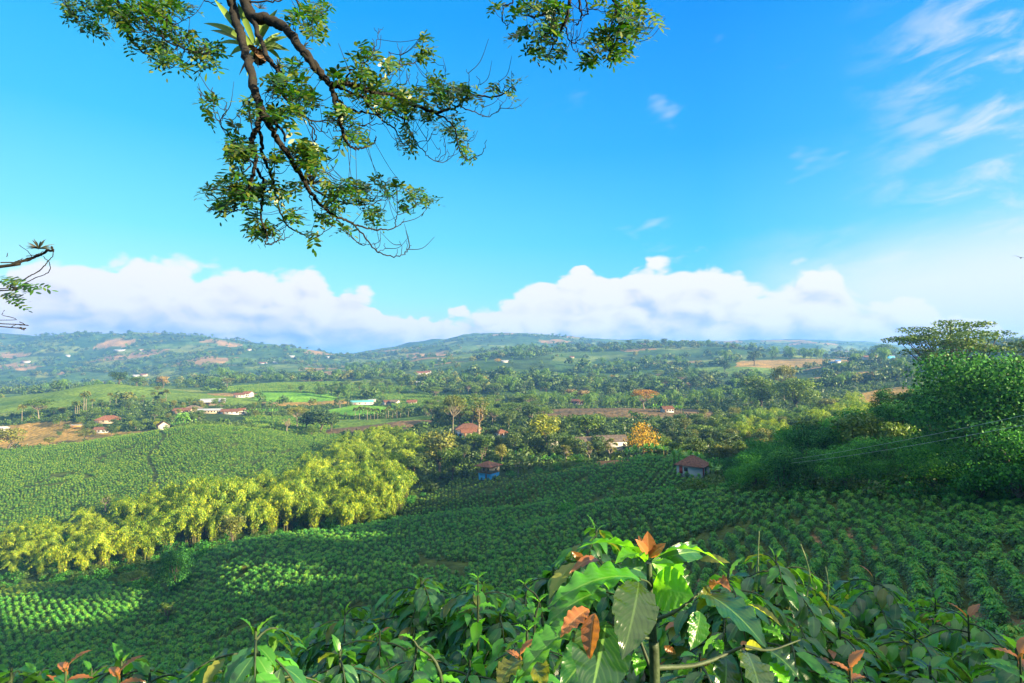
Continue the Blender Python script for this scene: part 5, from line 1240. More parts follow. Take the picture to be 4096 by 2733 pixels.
# ---- the big shoot right in front of the eye
def hero():
    D0 = 1.12
    def P(px, py, d=0.0): return np.array(W(px, py, D0 + d))
    root = np.array(W(656, 700, D0)); gx, gy = root[0], root[1]; gz = hz(gx, gy)
    o = empty('coffee_shoot', (gx, gy, gz - .05), 0); off = np.array([gx, gy, gz - .05])
    st = MB()
    S = smoothline([np.array([gx + .03, gy + .05, gz - .1]), np.array([gx + .01, gy + .02, (gz + root[2]) / 2]), P(655, 690), P(653, 643), P(651, 600), P(649, 563)], 8)
    tube(st, S - off, np.linspace(.013, .0052, len(S)), 10)
    for a, b, c, r0, r1, d in (((653, 620), (676, 611), (708, 586), .0042, .0022, .08), ((655, 668), (700, 664), (744, 646), .0055, .003, .10), ((652, 588), (648, 582), (640, 579), .002, .0015, -.04),
                               ((652, 612), (630, 600), (606, 592), .003, .0018, .06), ((654, 640), (625, 632), (608, 622), .003, .0018, -.10), ((656, 690), (650, 668), (640, 640), .004, .003, .03), ((653, 606), (620, 585), (599, 561), .0035, .0016, .12), ((744, 646), (770, 650), (800, 640), .003, .0015, .14)):
        Q = smoothline([P(*a), P(*b, d * .5), P(*c, d)], 6); tube(st, Q - off, np.linspace(r0, r1, len(Q)), 8)
    st.build('stem', M_STEMG, o, smooth=True)
    sets = {}
    def lf(mt, b, t, w, db=0, dt=0, up=(0, -.3, 1), arch=.12, wave=.05, roll=0, fold=.25):
        B = P(*b, db); T_ = P(*t, dt)
        sets.setdefault(mt.name, (mt, MB()))[1]
        leaf(sets[mt.name][1], B - off, T_ - off, w * D0 / F, up, arch, wave, roll, fold, 18, 8)
    toward = (0, -1, .25)
    # bronze bud leaves at the tip
    lf(L_BRONZE, (648.5, 556), (647.5, 531), 15, 0, .0, toward, .02, .02, 0, .2)
    lf(L_BRONZE, (648, 557), (635, 539), 10, 0, -.02, (.6, -.8, .3), .05, .02, 0, .3)
    lf(L_BRONZE, (649.5, 557), (666, 543), 10, 0, -.01, (-.5, -.8, .4), .05, .02, 0, .3)
    lf(L_BRONZE, (648.8, 558), (638, 535), 7, 0, .02, toward, .05, .02, 0, .3)
    lf(L_BRONZE, (649, 558), (657, 546), 7, 0, .03, toward, .05, .02, 0, .3)
    # first pair, arching out level
    lf(L_LIME, (646, 561), (577, 549), 26, 0, -.04, (0, .35, 1), .16, .05, 0, .3)
    lf(L_LIME, (652, 561), (725, 566), 27, 0, -.03, (0, .30, 1), .22, .04, 0, .2)
    lf(L_LIME, (645, 562), (615, 564), 20, 0, -.10, (0, -.2, 1), .15, .08)
    lf(L_DARK, (652, 562), (700, 556), 20, 0, .12, (0, -.9, .6), .2, .1)
    lf(L_LIME, (653, 585), (694, 596), 42, 0, -.05, (.1, -1, .2), .05, .035, .2, .22)
    lf(L_LIME, (652, 563), (684, 574), 26, 0, .06, (.1, -1, .2), .1, .06)
    lf(L_OLIVE, (700, 560), (730, 563), 12, .08, .05, (0, -.6, 1), .1, .03)
    # left tiers, long wavy blades
    lf(L_MIDG, (640, 579), (546, 608), 30, .0, -.08, (-.1, -.45, 1), .16, .13, 0, .3)
    lf(L_DARK, (632, 578), (560, 589), 26, .05, .06, (-.1, -.5, 1), .16, .12)
    lf(L_MIDG, (606, 590), (543, 628), 28, .06, .0, (-.3, -.6, 1), .12, .12)
    lf(L_OLIVE, (575, 563), (549, 599), 19, .10, .04, (-.7, -.7, .3), .08, .05)
    lf(L_BRONZE, (599, 560), (569, 574), 12, .12, .05, (0, -.6, 1), .16, .04)
    lf(L_BRONZE, (583, 560), (571, 551), 9, .12, .10, toward, .1, .04)
    lf(L_OLIVE, (606, 566), (600, 580), 24, .14, .10, toward, .1, .04)
    lf(L_BROWNG, (604, 574), (575, 582), 12, .10, .04, (0, -.6, 1), .2, .12)
    lf(L_DARK, (620, 566), (652, 578), 24, .10, .16, (0, -.8, .7), .1, .1)
    # big hanging leaf before the stem
    lf(L_BROWNG, (639, 582), (622, 660), 42, -.03, -.16, (-.30, -1, .45), .10, .07, .25, .16)
    lf(L_DARK, (606.5, 621), (589, 706), 54, -.06, -.20, (-.1, -1, .3), .04, .04, 0, .12)
    lf(L_BRONZE, (594.6, 613.5), (590, 661), 17, -.10, -.14, (-.5, -1, .2), .12, .05, 0, .4)
    lf(L_BRONZE, (589, 609), (560, 638), 16, -.10, -.14, (-.1, -.6, 1), .16, .1, 0, .3)
    lf(L_MIDG, (577, 625), (514, 686), 24, -.10, -.20, (-.5, -.6, .8), .10, .12, 0, .4)
    lf(L_DARK, (602, 640), (560, 690), 40, -.02, -.08, (-.4, -.9, .4), .08, .06)
    lf(L_OLIVE, (520, 660), (498, 690), 20, -.15, -.22, (-.4, -.7, .6), .12, .10)
    lf(L_OLIVE, (530, 662), (545, 690), 22, -.12, -.2, (.2, -.8, .6), .1, .1)
    # right side
    lf(L_DARK, (702, 592), (766, 648), 41, .06, -.12, (.25, -.75, .75), .08, .05, 0, .18)
    lf(L_BRONZE, (712, 590), (731, 592), 20, .06, .02, (.1, -.2, 1), .3, .06, 0, .6)
    lf(L_OLIVE, (748, 604), (782, 627), 10, .02, -.05, (.3, -.3, 1), .05, .04, 0, .6)
    lf(L_LIME, (742, 600), (756, 616), 12, .06, .02, toward, .08, .1)
    lf(L_BROWNG, (747, 652), (762, 704), 36, .10, -.02, (.1, -1, .4), .06, .06)
    lf(L_DARK, (726, 658), (722, 706), 30, .10, .0, (-.1, -1, .3), .06, .06)
    lf(L_OLIVE, (746, 646), (763, 649), 12, .10, .05, (0, -.9, .5), .1, .04)
    lf(L_LIME, (762, 628), (784, 642), 14, .04, .0, (0, -.3, 1), .2, .14)
    lf(L_LIME, (715, 640), (722, 654), 12, .08, .05, toward, .1, .2)
    lf(L_LIME, (770, 662), (788, 690), 20, .1, .05, (.3, -.8, .6), .1, .1)
    lf(L_DARK, (765, 648), (800, 680), 22, .12, .06, (.3, -.4, 1), .1, .1)
    lf(L_DARK, (690, 590), (678, 612), 16, .12, .10, toward, .1, .1)
    lf(L_DARK, (672, 560), (690, 590), 16, .12, .10, (.3, -.9, .3), .1, .16)
    lf(L_LIME, (640, 650), (636, 676), 18, .16, .12, toward, .1, .1)
    lf(L_DARK, (640, 640), (660, 668), 26, .14, .06, toward, .1, .1)
    lf(L_MIDG, (700, 612), (690, 650), 24, .10, .04, toward, .1, .08)
    lf(L_OLIVE, (708, 586), (695, 612), 12, .06, .0, toward, .1, .08)
    lf(L_BRONZE, (664, 646), (676, 654), 8, .1, .1, toward, .1, .08)
    lf(L_BRONZE, (700, 660), (710, 664), 8, .1, .1, toward, .1, .08)
    nm = {'coffee_leaf_young_bronze': ('young_leaves', 'orange bronze young leaves at the tips'), 'coffee_leaf_backlit': ('upper_leaves', 'bright translucent lime green leaves'), 'coffee_leaf_brownish': ('old_leaves', 'brownish glossy hanging leaves'), 'coffee_leaf_olive': ('olive_leaves', 'olive yellow leaves'), 'coffee_leaf_fresh': ('side_leaves', None), 'coffee_leaf_dark': ('hanging_leaves', None)}
    for kname, (mt, mb) in sets.items():
        c = mb.build(nm[kname][0], mt, o, smooth=True)
        if nm[kname][1]: c['label'] = nm[kname][1]
    tag(o, 'big coffee shoot with orange bronze tip leaves and large glossy hanging leaves', 'coffee plant')
hero()
# bronze shoot low in the corner
def small_shoot(px, py, D, label, seedlen=.085):
    top = np.array(W(px, py, D)); gz = hz(top[0], top[1]); o = empty('coffee_shoot', (top[0], top[1], gz - .05)); h = top[2] - gz + .05
    st = MB(); Q = smoothline([(0, .03, 0), (.01, 0, h * .6), (0, 0, h)], 5); tube(st, Q, np.linspace(.012, .003, len(Q)), 7); st.build('stem', M_STEMG, o, smooth=True)
    y = MB(); g = MB()
    for k in range(6):
        a = k * 2.1 + .4; el = (.55, .15, 1.25, -.1, .0, -.3)[k]; l_ = seedlen * (1.1, .9, .5, 1.0, 1.2, 1.3)[k]; b = np.array([0, 0, h - .012 * k])
        leaf(y if k < 4 else g, b, b + l_ * np.array([math.cos(a) * math.cos(el), math.sin(a) * math.cos(el), math.sin(el)]), l_ * .42, (0, 0, 1), .1, .05, 0, .3, 12, 4)
    for k in range(10):
        a = k * 1.57 + .2 * k; z = h - .07 - .035 * (k // 2); l_ = .13; b = np.array([0, 0, z])
        leaf(g, b, b + l_ * np.array([math.cos(a), math.sin(a), -.15 - .05 * k]), l_ * .42, (0, 0, 1), .12, .06, 0, .3, 12, 4)
    y.build('young_leaves', L_BRONZE, o, smooth=True); g.build('foliage', L_MIDG, o, smooth=True); tag(o, label, 'coffee plant')
small_shoot(118, 674, 1.9, 'coffee shoot with bright orange bronze leaf low beside the domed bush', .08)
small_shoot(66, 668, 1.6, 'coffee shoot with reddish brown upright young leaf near the corner', .065)
small_shoot(1020, 655, 1.8, 'coffee shoot with orange leaf reaching in at the edge', .08)
small_shoot(850, 668, 1.7, 'lime green coffee shoot with pale tip at the bottom edge', .07)
small_shoot(520, 655, 1.6, 'coffee shoot with narrow bronze bud beside the long wavy leaf', .06)
# ---- bare green shoots that overtop their bushes
def whip(px, py, D, ln, label, lean=0.0, seed=1):
    top = np.array(W(px, py, D)); gz = hz(top[0], top[1]); h = top[2] - gz + .05; o = empty('coffee_shoot', (top[0], top[1], gz - .05))
    st = MB(); Q = smoothline([(-lean * 1.2, .04, 0), (-lean, 0, h - ln), (0, 0, h)], 8); tube(st, Q, np.linspace(.013, .004, len(Q)), 7); st.build('stem', M_STEMG, o, smooth=True)
    g = MB()
    for k in range(int(ln / .075) + 1):
        z = h - .01 - k * .085; xx = -lean * (h - z) / ln if ln else 0
        for s in (-1, 1):
            a = (k % 2) * 1.2 + (0 if s > 0 else math.pi) + .3; l_ = .07 + .03 * min(k, 3); b = np.array([xx, 0, z]); el = .5 - .35 * k
            leaf(g, b, b + l_ * np.array([math.cos(a) * math.cos(el), math.sin(a) * math.cos(el), math.sin(el)]), l_ * .46, (0, 0, 1), .12, .06, 0, .3, 10, 4)
    g.build('foliage', L_LIME, o, smooth=True); tag(o, label, 'coffee plant')
whip(478, 577, 3.5, .45, 'slender bright green coffee shoot standing upright in the middle of the thicket')
whip(524, 583, 3.6, .30, 'pale coffee shoot leaning out beside the upright one', -.12)
whip(413, 639, 2.4, .30, 'light green coffee shoot bending over dark leaves below the conical bush', -.14)
whip(539, 600, 3.0, .30, 'short fresh coffee shoot close beside the long wavy leaf', .03)
whip(527, 629, 2.7, .22, 'smallest upright coffee shoot in the middle of the thicket')
# ------------------------------------------------------------------ branches of the shade tree hanging over the view
ZT = {1: (200, 0, 2.136), 2: (700, 350, 2.136), 3: (1200, 100, 2.35), 4: (1900, 0, 2.9375), 5: (0, 900, 3.135)}
def zp(z, x, y): a, b, s = ZT[z]; return (a + x / s) / 4, (b + y / s) / 4
def dep(px, py): return 5.6 + .55 * math.sin(px / 62 + .5) + .35 * math.sin(py / 41 + px / 130)
def P3(z, pts, dv=0.0):
    out = []
    for k, (x, y) in enumerate(pts):
        px, py = zp(z, x, y); out.append(np.array(W(px, py, dep(px, py) + (dv * k / (len(pts) - 1) if z != 5 else -1.3))))
    return np.array(out)
BR = [
 (1, [(1550,-80),(1560,60),(1590,180),(1640,320),(1680,480),(1715,600),(1745,760),(1790,900),(1830,970)], 36, 25, 0),
 (1, [(1640,-80),(1680,40),(1730,140),(1850,165),(1960,210),(2060,300),(2150,420),(2250,540),(2350,670)], 44, 25, 0),
 (3, [(40,275),(140,390),(200,460),(260,540),(310,600)], 25, 22, 0),
 (1, [(1740,150),(1790,330),(1870,500),(1940,580),(1970,650),(1960,750),(2000,820),(2060,900),(2130,960),(2210,1020)], 20, 8, .5),
 (2, [(735,220),(800,310),(860,420),(930,520),(1000,640),(1070,740),(1130,850),(1160,900),(1230,980),(1310,1060),(1380,1110),(1480,1140),(1560,1180),(1650,1205),(1780,1215),(1880,1195)], 23, 5, 0),
 (2, [(720,250),(710,340),(670,400),(660,470),(690,560),(690,640),(670,720),(640,840),(620,940)], 19, 10, -.4),
 (2, [(710,340),(740,450),(745,560),(790,680),(830,780),(860,900),(880,990),(920,1120),(980,1190),(1040,1230),(1100,1260),(1165,1300)], 13, 4, .4),
 (2, [(700,690),(740,770),(765,850),(750,950),(738,1050),(745,1150),(775,1250),(775,1340)], 11, 6, -.2),
 (2, [(740,1040),(600,1045),(500,1060),(440,1090)], 7, 4, -.2), (2, [(650,650),(600,720),(530,780),(500,850)], 6, 4, -.2),
 (2, [(745,215),(850,300),(920,380),(940,460)], 13, 8, .3), (2, [(1150,900),(1165,980),(1190,1050),(1240,1110)], 5, 3, 0),
 (2, [(1380,1110),(1440,1190),(1490,1250),(1540,1310),(1590,1340),(1660,1340)], 6, 3, -.3), (2, [(1510,1165),(1600,1250),(1680,1350),(1740,1410),(1820,1440),(1900,1445),(1960,1420),(2000,1370),(2020,1350)], 8, 2.5, .3),
 (2, [(1160,840),(1280,930),(1400,970),(1520,1000),(1640,1000),(1750,970),(1850,930),(1940,850)], 9, 3, .5), (2, [(1880,1190),(1890,1120),(1910,1080),(1980,1060),(2060,1000)], 5, 2.5, 0), (2, [(1880,1195),(1940,1160),(1960,1120)], 4, 2.5, 0),
 (2, [(670,640),(560,530),(490,440),(420,350),(380,300),(340,250),(325,130),(322,0)], 6, 2, -.5), (2, [(380,300),(420,230),(440,130)], 3, 2, 0), (2, [(320,150),(240,100),(195,35)], 3, 2, 0),
 (2, [(1060,220),(1150,275),(1260,290),(1340,330)], 6, 3, 0), (2, [(1140,280),(1190,370),(1200,440),(1170,510)], 6, 3, 0), (2, [(1170,290),(1220,360),(1290,390),(1315,350)], 4, 2, .1),
 (2, [(775,1340),(830,1330),(880,1300),(920,1250),(945,1180)], 5, 2.5, 0), (2, [(830,1330),(950,1290),(1015,1235)], 4, 2.5, 0), (2, [(1165,1300),(1240,1260),(1350,1180)], 4, 2.5, 0), (2, [(880,990),(930,1025)], 5, 3, 0),
 (2, [(1190,745),(1280,730),(1350,700),(1395,620)], 5, 2.5, .2), (2, [(1250,740),(1300,680),(1320,620)], 3, 2, .2), (2, [(1110,760),(1190,745)], 6, 5, 0),
 (2, [(1740,1400),(1790,1380),(1795,1330)], 3, 2, 0), (2, [(1890,1440),(1900,1380)], 3, 2, 0), (2, [(1930,1430),(1935,1350),(1920,1310)], 3, 2, 0), (2, [(1960,1420),(1990,1360),(1975,1310)], 3, 2, 0), (2, [(1680,1340),(1730,1330),(1760,1290)], 3, 2, 0),
 (3, [(290,560),(400,545),(520,570),(640,610),(740,650),(830,640),(930,690),(1040,740),(1150,780),(1270,820),(1380,800),(1470,770),(1540,700),(1660,670),(1780,680),(1900,650),(1960,610),(2010,560)], 23, 4, 0),
 (3, [(300,600),(320,700),(350,800),(380,900),(400,1010),(440,1110),(500,1160),(580,1160),(650,1130),(710,1080),(710,1040)], 18, 3, -.4),
 (3, [(320,640),(380,740),(480,800),(600,820),(720,850),(810,920),(900,990),(940,1090),(1000,1130)], 12, 4, .5), (3, [(300,560),(440,620),(580,670),(620,720),(640,760),(760,850)], 12, 6, -.4),
 (3, [(740,660),(820,750),(900,830),(980,900),(1030,1000),(1080,1090),(1150,1170),(1220,1250),(1340,1295),(1400,1240),(1385,1170)], 9, 2.5, .5), (3, [(1270,830),(1370,880),(1450,970),(1480,1080),(1500,1180),(1570,1260),(1640,1240),(1720,1190),(1755,1080)], 9, 2.5, -.5),
 (3, [(1490,760),(1600,800),(1700,850),(1780,860),(1860,810),(1910,730)], 6, 2.5, .2), (3, [(430,550),(470,430),(540,400),(620,340),(680,260),(720,160),(740,30)], 7, 2, -.5), (3, [(735,80),(785,20)], 2.5, 2, 0), (3, [(735,80),(695,25)], 2.5, 2, 0), (3, [(695,200),(675,130)], 2.5, 2, 0),
 (3, [(700,630),(780,510),(850,440),(930,390),(1060,360),(1130,300),(1170,230)], 7, 3, .5), (3, [(940,390),(940,270),(910,165)], 5, 2, .5), (3, [(940,290),(965,200)], 3, 2, .5), (3, [(1120,700),(1250,640),(1350,610),(1460,590)], 7, 3, -.3), (3, [(850,330),(855,280),(830,250)], 2.5, 2, .2),
 (3, [(1580,590),(1590,500),(1565,415)], 4, 2, 0), (3, [(1660,620),(1690,530),(1655,480)], 3, 2, 0), (3, [(1350,600),(1365,480),(1350,380)], 3, 2, 0), (3, [(1195,610),(1190,510),(1195,430)], 3, 2, 0), (3, [(1090,600),(1100,500),(1100,440)], 3, 2, 0), (3, [(1030,560),(1005,460)], 3, 2, 0), (3, [(960,570),(1020,510),(1030,455)], 3, 2, 0),
 (3, [(1900,640),(1920,590),(1915,545)], 3, 2, 0), (3, [(1895,640),(1880,560),(1870,520)], 3, 2, 0), (3, [(2008,480),(1990,430)], 3, 2, 0), (3, [(1700,850),(1720,780),(1735,700)], 3, 2, 0), (3, [(1640,810),(1695,745)], 3, 2, 0), (3, [(1540,760),(1585,740)], 3, 2, 0), (3, [(1840,830),(1880,770),(1875,730)], 3, 2, 0),
 (3, [(1490,1080),(1560,1090),(1630,1050),(1640,1000)], 4, 2, 0), (3, [(1120,1100),(1200,1080),(1245,1010)], 4, 2, 0), (3, [(1190,1080),(1200,990),(1180,945)], 3, 2, 0), (3, [(1540,960),(1550,900)], 3, 2, 0), (3, [(1270,1270),(1320,1200),(1315,1150)], 3, 2, 0), (3, [(1300,1280),(1370,1190),(1350,1115)], 3, 2, 0), (3, [(440,920),(560,940),(640,960),(710,1000)], 4, 2, 0), (3, [(560,940),(700,930),(780,930),(815,960)], 4, 2, 0), (3, [(390,890),(330,960),(310,1000)], 3, 2, 0), (3, [(500,920),(490,870)], 3, 2, 0), (3, [(590,940),(590,880)], 3, 2, 0), (3, [(640,1150),(635,1060),(625,1000)], 3, 2, 0), (3, [(940,1090),(890,1140),(905,1100)], 3, 2, 0),
 (1, [(540,-60),(600,80),(640,220),(690,350),(780,430),(870,490),(960,550),(1060,570)], 12, 4, .2), (1, [(560,20),(680,110),(800,180),(900,250),(980,330),(1080,390),(1200,430),(1300,460),(1360,450)], 10, 4, -.3), (1, [(600,90),(720,200),(830,270),(960,320)], 6, 3, .2), (1, [(230,-40),(290,60),(330,140),(400,170),(470,150)], 6, 3, 0), (1, [(60,-60),(150,60),(230,120),(290,150)], 4, 3, 0), (1, [(1280,-30),(1390,40),(1470,30)], 5, 3, 0), (1, [(800,100),(960,200),(1090,200),(1140,150),(1150,80)], 4, 2, 0), (1, [(1080,390),(1160,310),(1215,290),(1215,245)], 3, 2, 0),
 (1, [(1680,20),(1850,15),(1960,10),(2050,-30)], 7, 5, 0), (1, [(2080,-40),(2130,60),(2160,180),(2220,280)], 9, 3, 0), (1, [(2130,60),(2250,120),(2340,100)], 5, 3, 0), (1, [(2190,250),(2240,310)], 3, 2, 0), (1, [(1760,1180),(1680,1170),(1640,1150)], 3, 2, 0), (1, [(1840,900),(1840,790)], 2.5, 2, 0), (1, [(1615,1150),(1625,930)], 2.5, 2, 0), (1, [(1585,1160),(1585,1040)], 2.5, 2, 0), (1, [(1445,1050),(1510,960),(1505,880)], 3, 2, 0),
 (4, [(1120,-80),(1090,140),(1070,250),(990,380),(950,480),(870,680)], 15, 5, 0), (4, [(945,-60),(940,40),(930,200),(915,350),(910,440)], 6, 3, -.2), (4, [(980,-80),(900,90),(800,170),(690,200),(560,180),(520,140)], 13, 3, .2), (4, [(1210,-60),(1235,100),(1245,190),(1210,280),(1170,295)], 9, 3, .3), (4, [(1285,-60),(1330,100),(1310,170),(1250,190)], 6, 4, .3), (4, [(1330,100),(1430,115),(1530,135),(1520,90)], 4, 2, 0), (4, [(1060,290),(1080,420),(1130,500),(1190,500),(1260,440),(1330,330)], 6, 2, .3), (4, [(1130,500),(1150,570),(1205,610),(1210,570)], 4, 2, .3), (4, [(1130,470),(1135,380),(1150,290)], 3, 2, 0), (4, [(1180,490),(1195,350)], 3, 2, 0), (4, [(1350,95),(1390,50),(1395,0)], 3, 2, 0), (4, [(1210,280),(1160,260),(1090,215)], 3, 2, 0),
 (4, [(1630,-80),(1660,100),(1690,230),(1690,330),(1670,450),(1650,560)], 13, 4, 0), (4, [(1665,150),(1600,300),(1580,480),(1580,600),(1550,700)], 7, 3, -.3), (4, [(1700,240),(1790,310),(1870,360),(1900,430),(1870,520),(1830,570)], 7, 3, .3), (4, [(460,-60),(450,20),(340,80),(320,220),(380,300),(420,220)], 8, 2.5, .2), (4, [(700,340),(740,500),(800,620),(860,680)], 4, 3, 0), (4, [(870,680),(920,690),(1000,620),(1060,560),(1075,485)], 4, 2.5, 0), (4, [(640,90),(650,150),(690,190)], 5, 3, 0), (4, [(540,120),(620,150),(660,200)], 3, 2, 0), (4, [(700,340),(690,250)], 3, 2, 0), (4, [(560,0),(640,70),(760,150)], 6, 4, 0),
]
BR5 = [([(-90,520),(60,470),(140,430),(220,400),(330,360),(430,320),(500,295),(600,310),(630,270)], 13, 8), ([(10,470),(80,410),(150,340),(200,240)], 5, 2), ([(85,400),(100,350)], 3, 2), ([(-60,780),(120,715),(240,630),(380,570),(460,520),(510,450),(513,385)], 4.5, 2.5), ([(-60,830),(120,770),(230,720),(330,665),(430,610),(520,550),(600,460),(660,390),(678,305)], 6, 3), ([(330,390),(420,380),(490,360),(545,325)], 3, 2), ([(130,475),(220,455),(290,415)], 3, 2), ([(-50,1230),(100,1240),(200,1240),(225,1215)], 4, 3), ([(-50,1270),(80,1280),(140,1280),(210,1310),(230,1300)], 4, 3), ([(140,1280),(200,1250)], 3, 2), ([(-50,1190),(20,1120),(55,1065)], 3, 2)]
LC = {1: [(290,90,190,110),(600,60,170,100),(800,150,260,150),(950,60,260,80),(830,380,200,90),(980,500,150,70),(1100,300,160,80),(1330,420,150,90),(1350,540,90,50),(1180,60,80,50),(330,240,90,50),(460,260,60,40),(480,60,120,80),(150,20,90,50),(2150,130,130,110),(2300,80,100,100),(2280,250,60,50),(1380,850,70,60),(1360,960,70,40),(2060,560,90,80),(2010,720,180,130),(2180,840,130,110),(2100,940,100,60),(1700,930,80,110),(1930,960,110,80),(2040,1070,50,40),(1620,1250,120,110),(2180,1300,140,120),(1920,1330,90,60),(1150,540,50,40),(1560,1100,50,40)],
 2: [(560,530,110,110),(1100,540,130,110),(1230,680,60,50),(430,900,150,130),(360,1000,90,60),(560,830,130,120),(800,880,160,100),(640,1080,60,60),(680,1160,80,70),(740,1240,80,60),(820,1210,90,60),(1000,1110,80,110),(1170,1260,70,50),(1010,830,70,80),(1330,850,120,70),(1480,850,140,80),(1560,900,150,110),(1330,980,130,90),(1700,1100,110,100),(1740,770,60,50),(1820,850,90,90),(1900,850,60,40),(2050,930,120,80),(2180,950,50,50),(1960,1000,70,50),(1270,1120,90,50),(1470,1180,60,50),(290,860,50,30),(1260,580,60,50),(480,730,60,40),(650,900,120,80)],
 3: [(570,250,100,90),(700,260,40,40),(560,450,120,90),(420,400,40,30),(650,500,100,60),(330,470,70,60),(830,370,90,70),(950,350,60,30),(1160,130,50,70),(1160,270,100,100),(700,540,120,60),(560,620,200,70),(700,700,150,70),(880,620,170,70),(1050,660,170,90),(900,740,200,90),(1100,830,190,60),(1270,490,70,60),(1310,600,140,80),(1420,640,170,90),(1480,560,80,50),(1330,740,130,60),(1600,600,60,40),(1650,690,60,40),(1810,580,50,50),(2020,520,50,60),(1990,650,40,30),(400,830,150,90),(520,1000,130,70),(380,1080,60,60),(560,1090,100,50),(1010,1080,120,80),(1010,960,80,50),(1340,960,80,60),(1430,1000,90,70),(1500,1010,80,80),(1440,880,80,60),(1460,1090,60,40),(1580,1190,60,70),(1240,900,40,40),(130,60,90,50),(320,880,60,60)],
 4: [(250,40,90,60),(460,140,70,70),(650,60,120,80),(850,60,150,100),(950,130,120,130),(800,250,90,70),(980,250,90,90),(600,330,70,60),(480,400,60,50),(850,400,130,130),(700,560,90,60),(800,620,110,90),(960,560,80,70),(1030,620,80,50),(1700,60,120,90),(1900,40,110,80),(1600,170,80,60),(1820,170,160,110),(2000,150,80,50),(2100,230,70,50),(1480,360,80,60),(1500,480,150,80),(1310,470,70,50),(1720,400,170,110),(1900,360,120,80),(1600,580,160,100),(1730,600,90,60),(1300,690,80,60),(1400,660,100,60),(560,380,50,40),(1500,20,40,30)],
 5: [(30,660,110,45),(150,750,110,35),(320,750,80,25),(40,860,50,20),(110,930,90,22)]}
M_BRANCH = plain('mossy_bark', (.016, .013, .010), .95, .5, 14, bump=.8, col2=(.006, .0055, .005))
L_CAN = foliage('shade_tree_leaf', [(.007, .036, .007), (.015, .068, .009), (.030, .11, .011), (.06, .16, .013), (.12, .15, .02)], rough=.4, trans=.45, tcol=(1.3, 1.5, .5), spec=.5, var=0.0)
def pinnate(mb, base, dirv, nrm, ln, npair, lw):
    dirv = dirv / np.linalg.norm(dirv); nrm = nrm - dirv * (nrm @ dirv); nrm /= max(np.linalg.norm(nrm), 1e-6); sd = np.cross(dirv, nrm)
    t = np.array([-1, -.55, .1, .7, 1.0, .7, .1, -.55]); w = np.array([0, .62, 1.0, .62, 0, -.62, -1.0, -.62])
    for q in range(npair + 1):
        f = (q + 1) / (npair + 1); c = base + dirv * ln * f - np.array([0, 0, .25]) * ln * f * f
        for s in ((-1, 1) if q < npair else (0,)):
            d = (sd * s * .92 + dirv * .5 + nrm * rng.normal() * .15) if s else dirv
            d = d + rng.normal(size=3) * .10; d /= np.linalg.norm(d); l2 = lw * (.7 + .35 * math.sin(f * 2.6)) * rng.uniform(.85, 1.15)
            b2 = np.cross(nrm, d); b2 /= np.linalg.norm(b2); cc = c + d * l2
            V = cc + t[:, None] * l2 * d + w[:, None] * l2 * .40 * b2 + (np.abs(w) * .10 * l2)[:, None] * nrm
            mb.add(V, [[0, 1, 2, 3, 4, 5, 6, 7]])
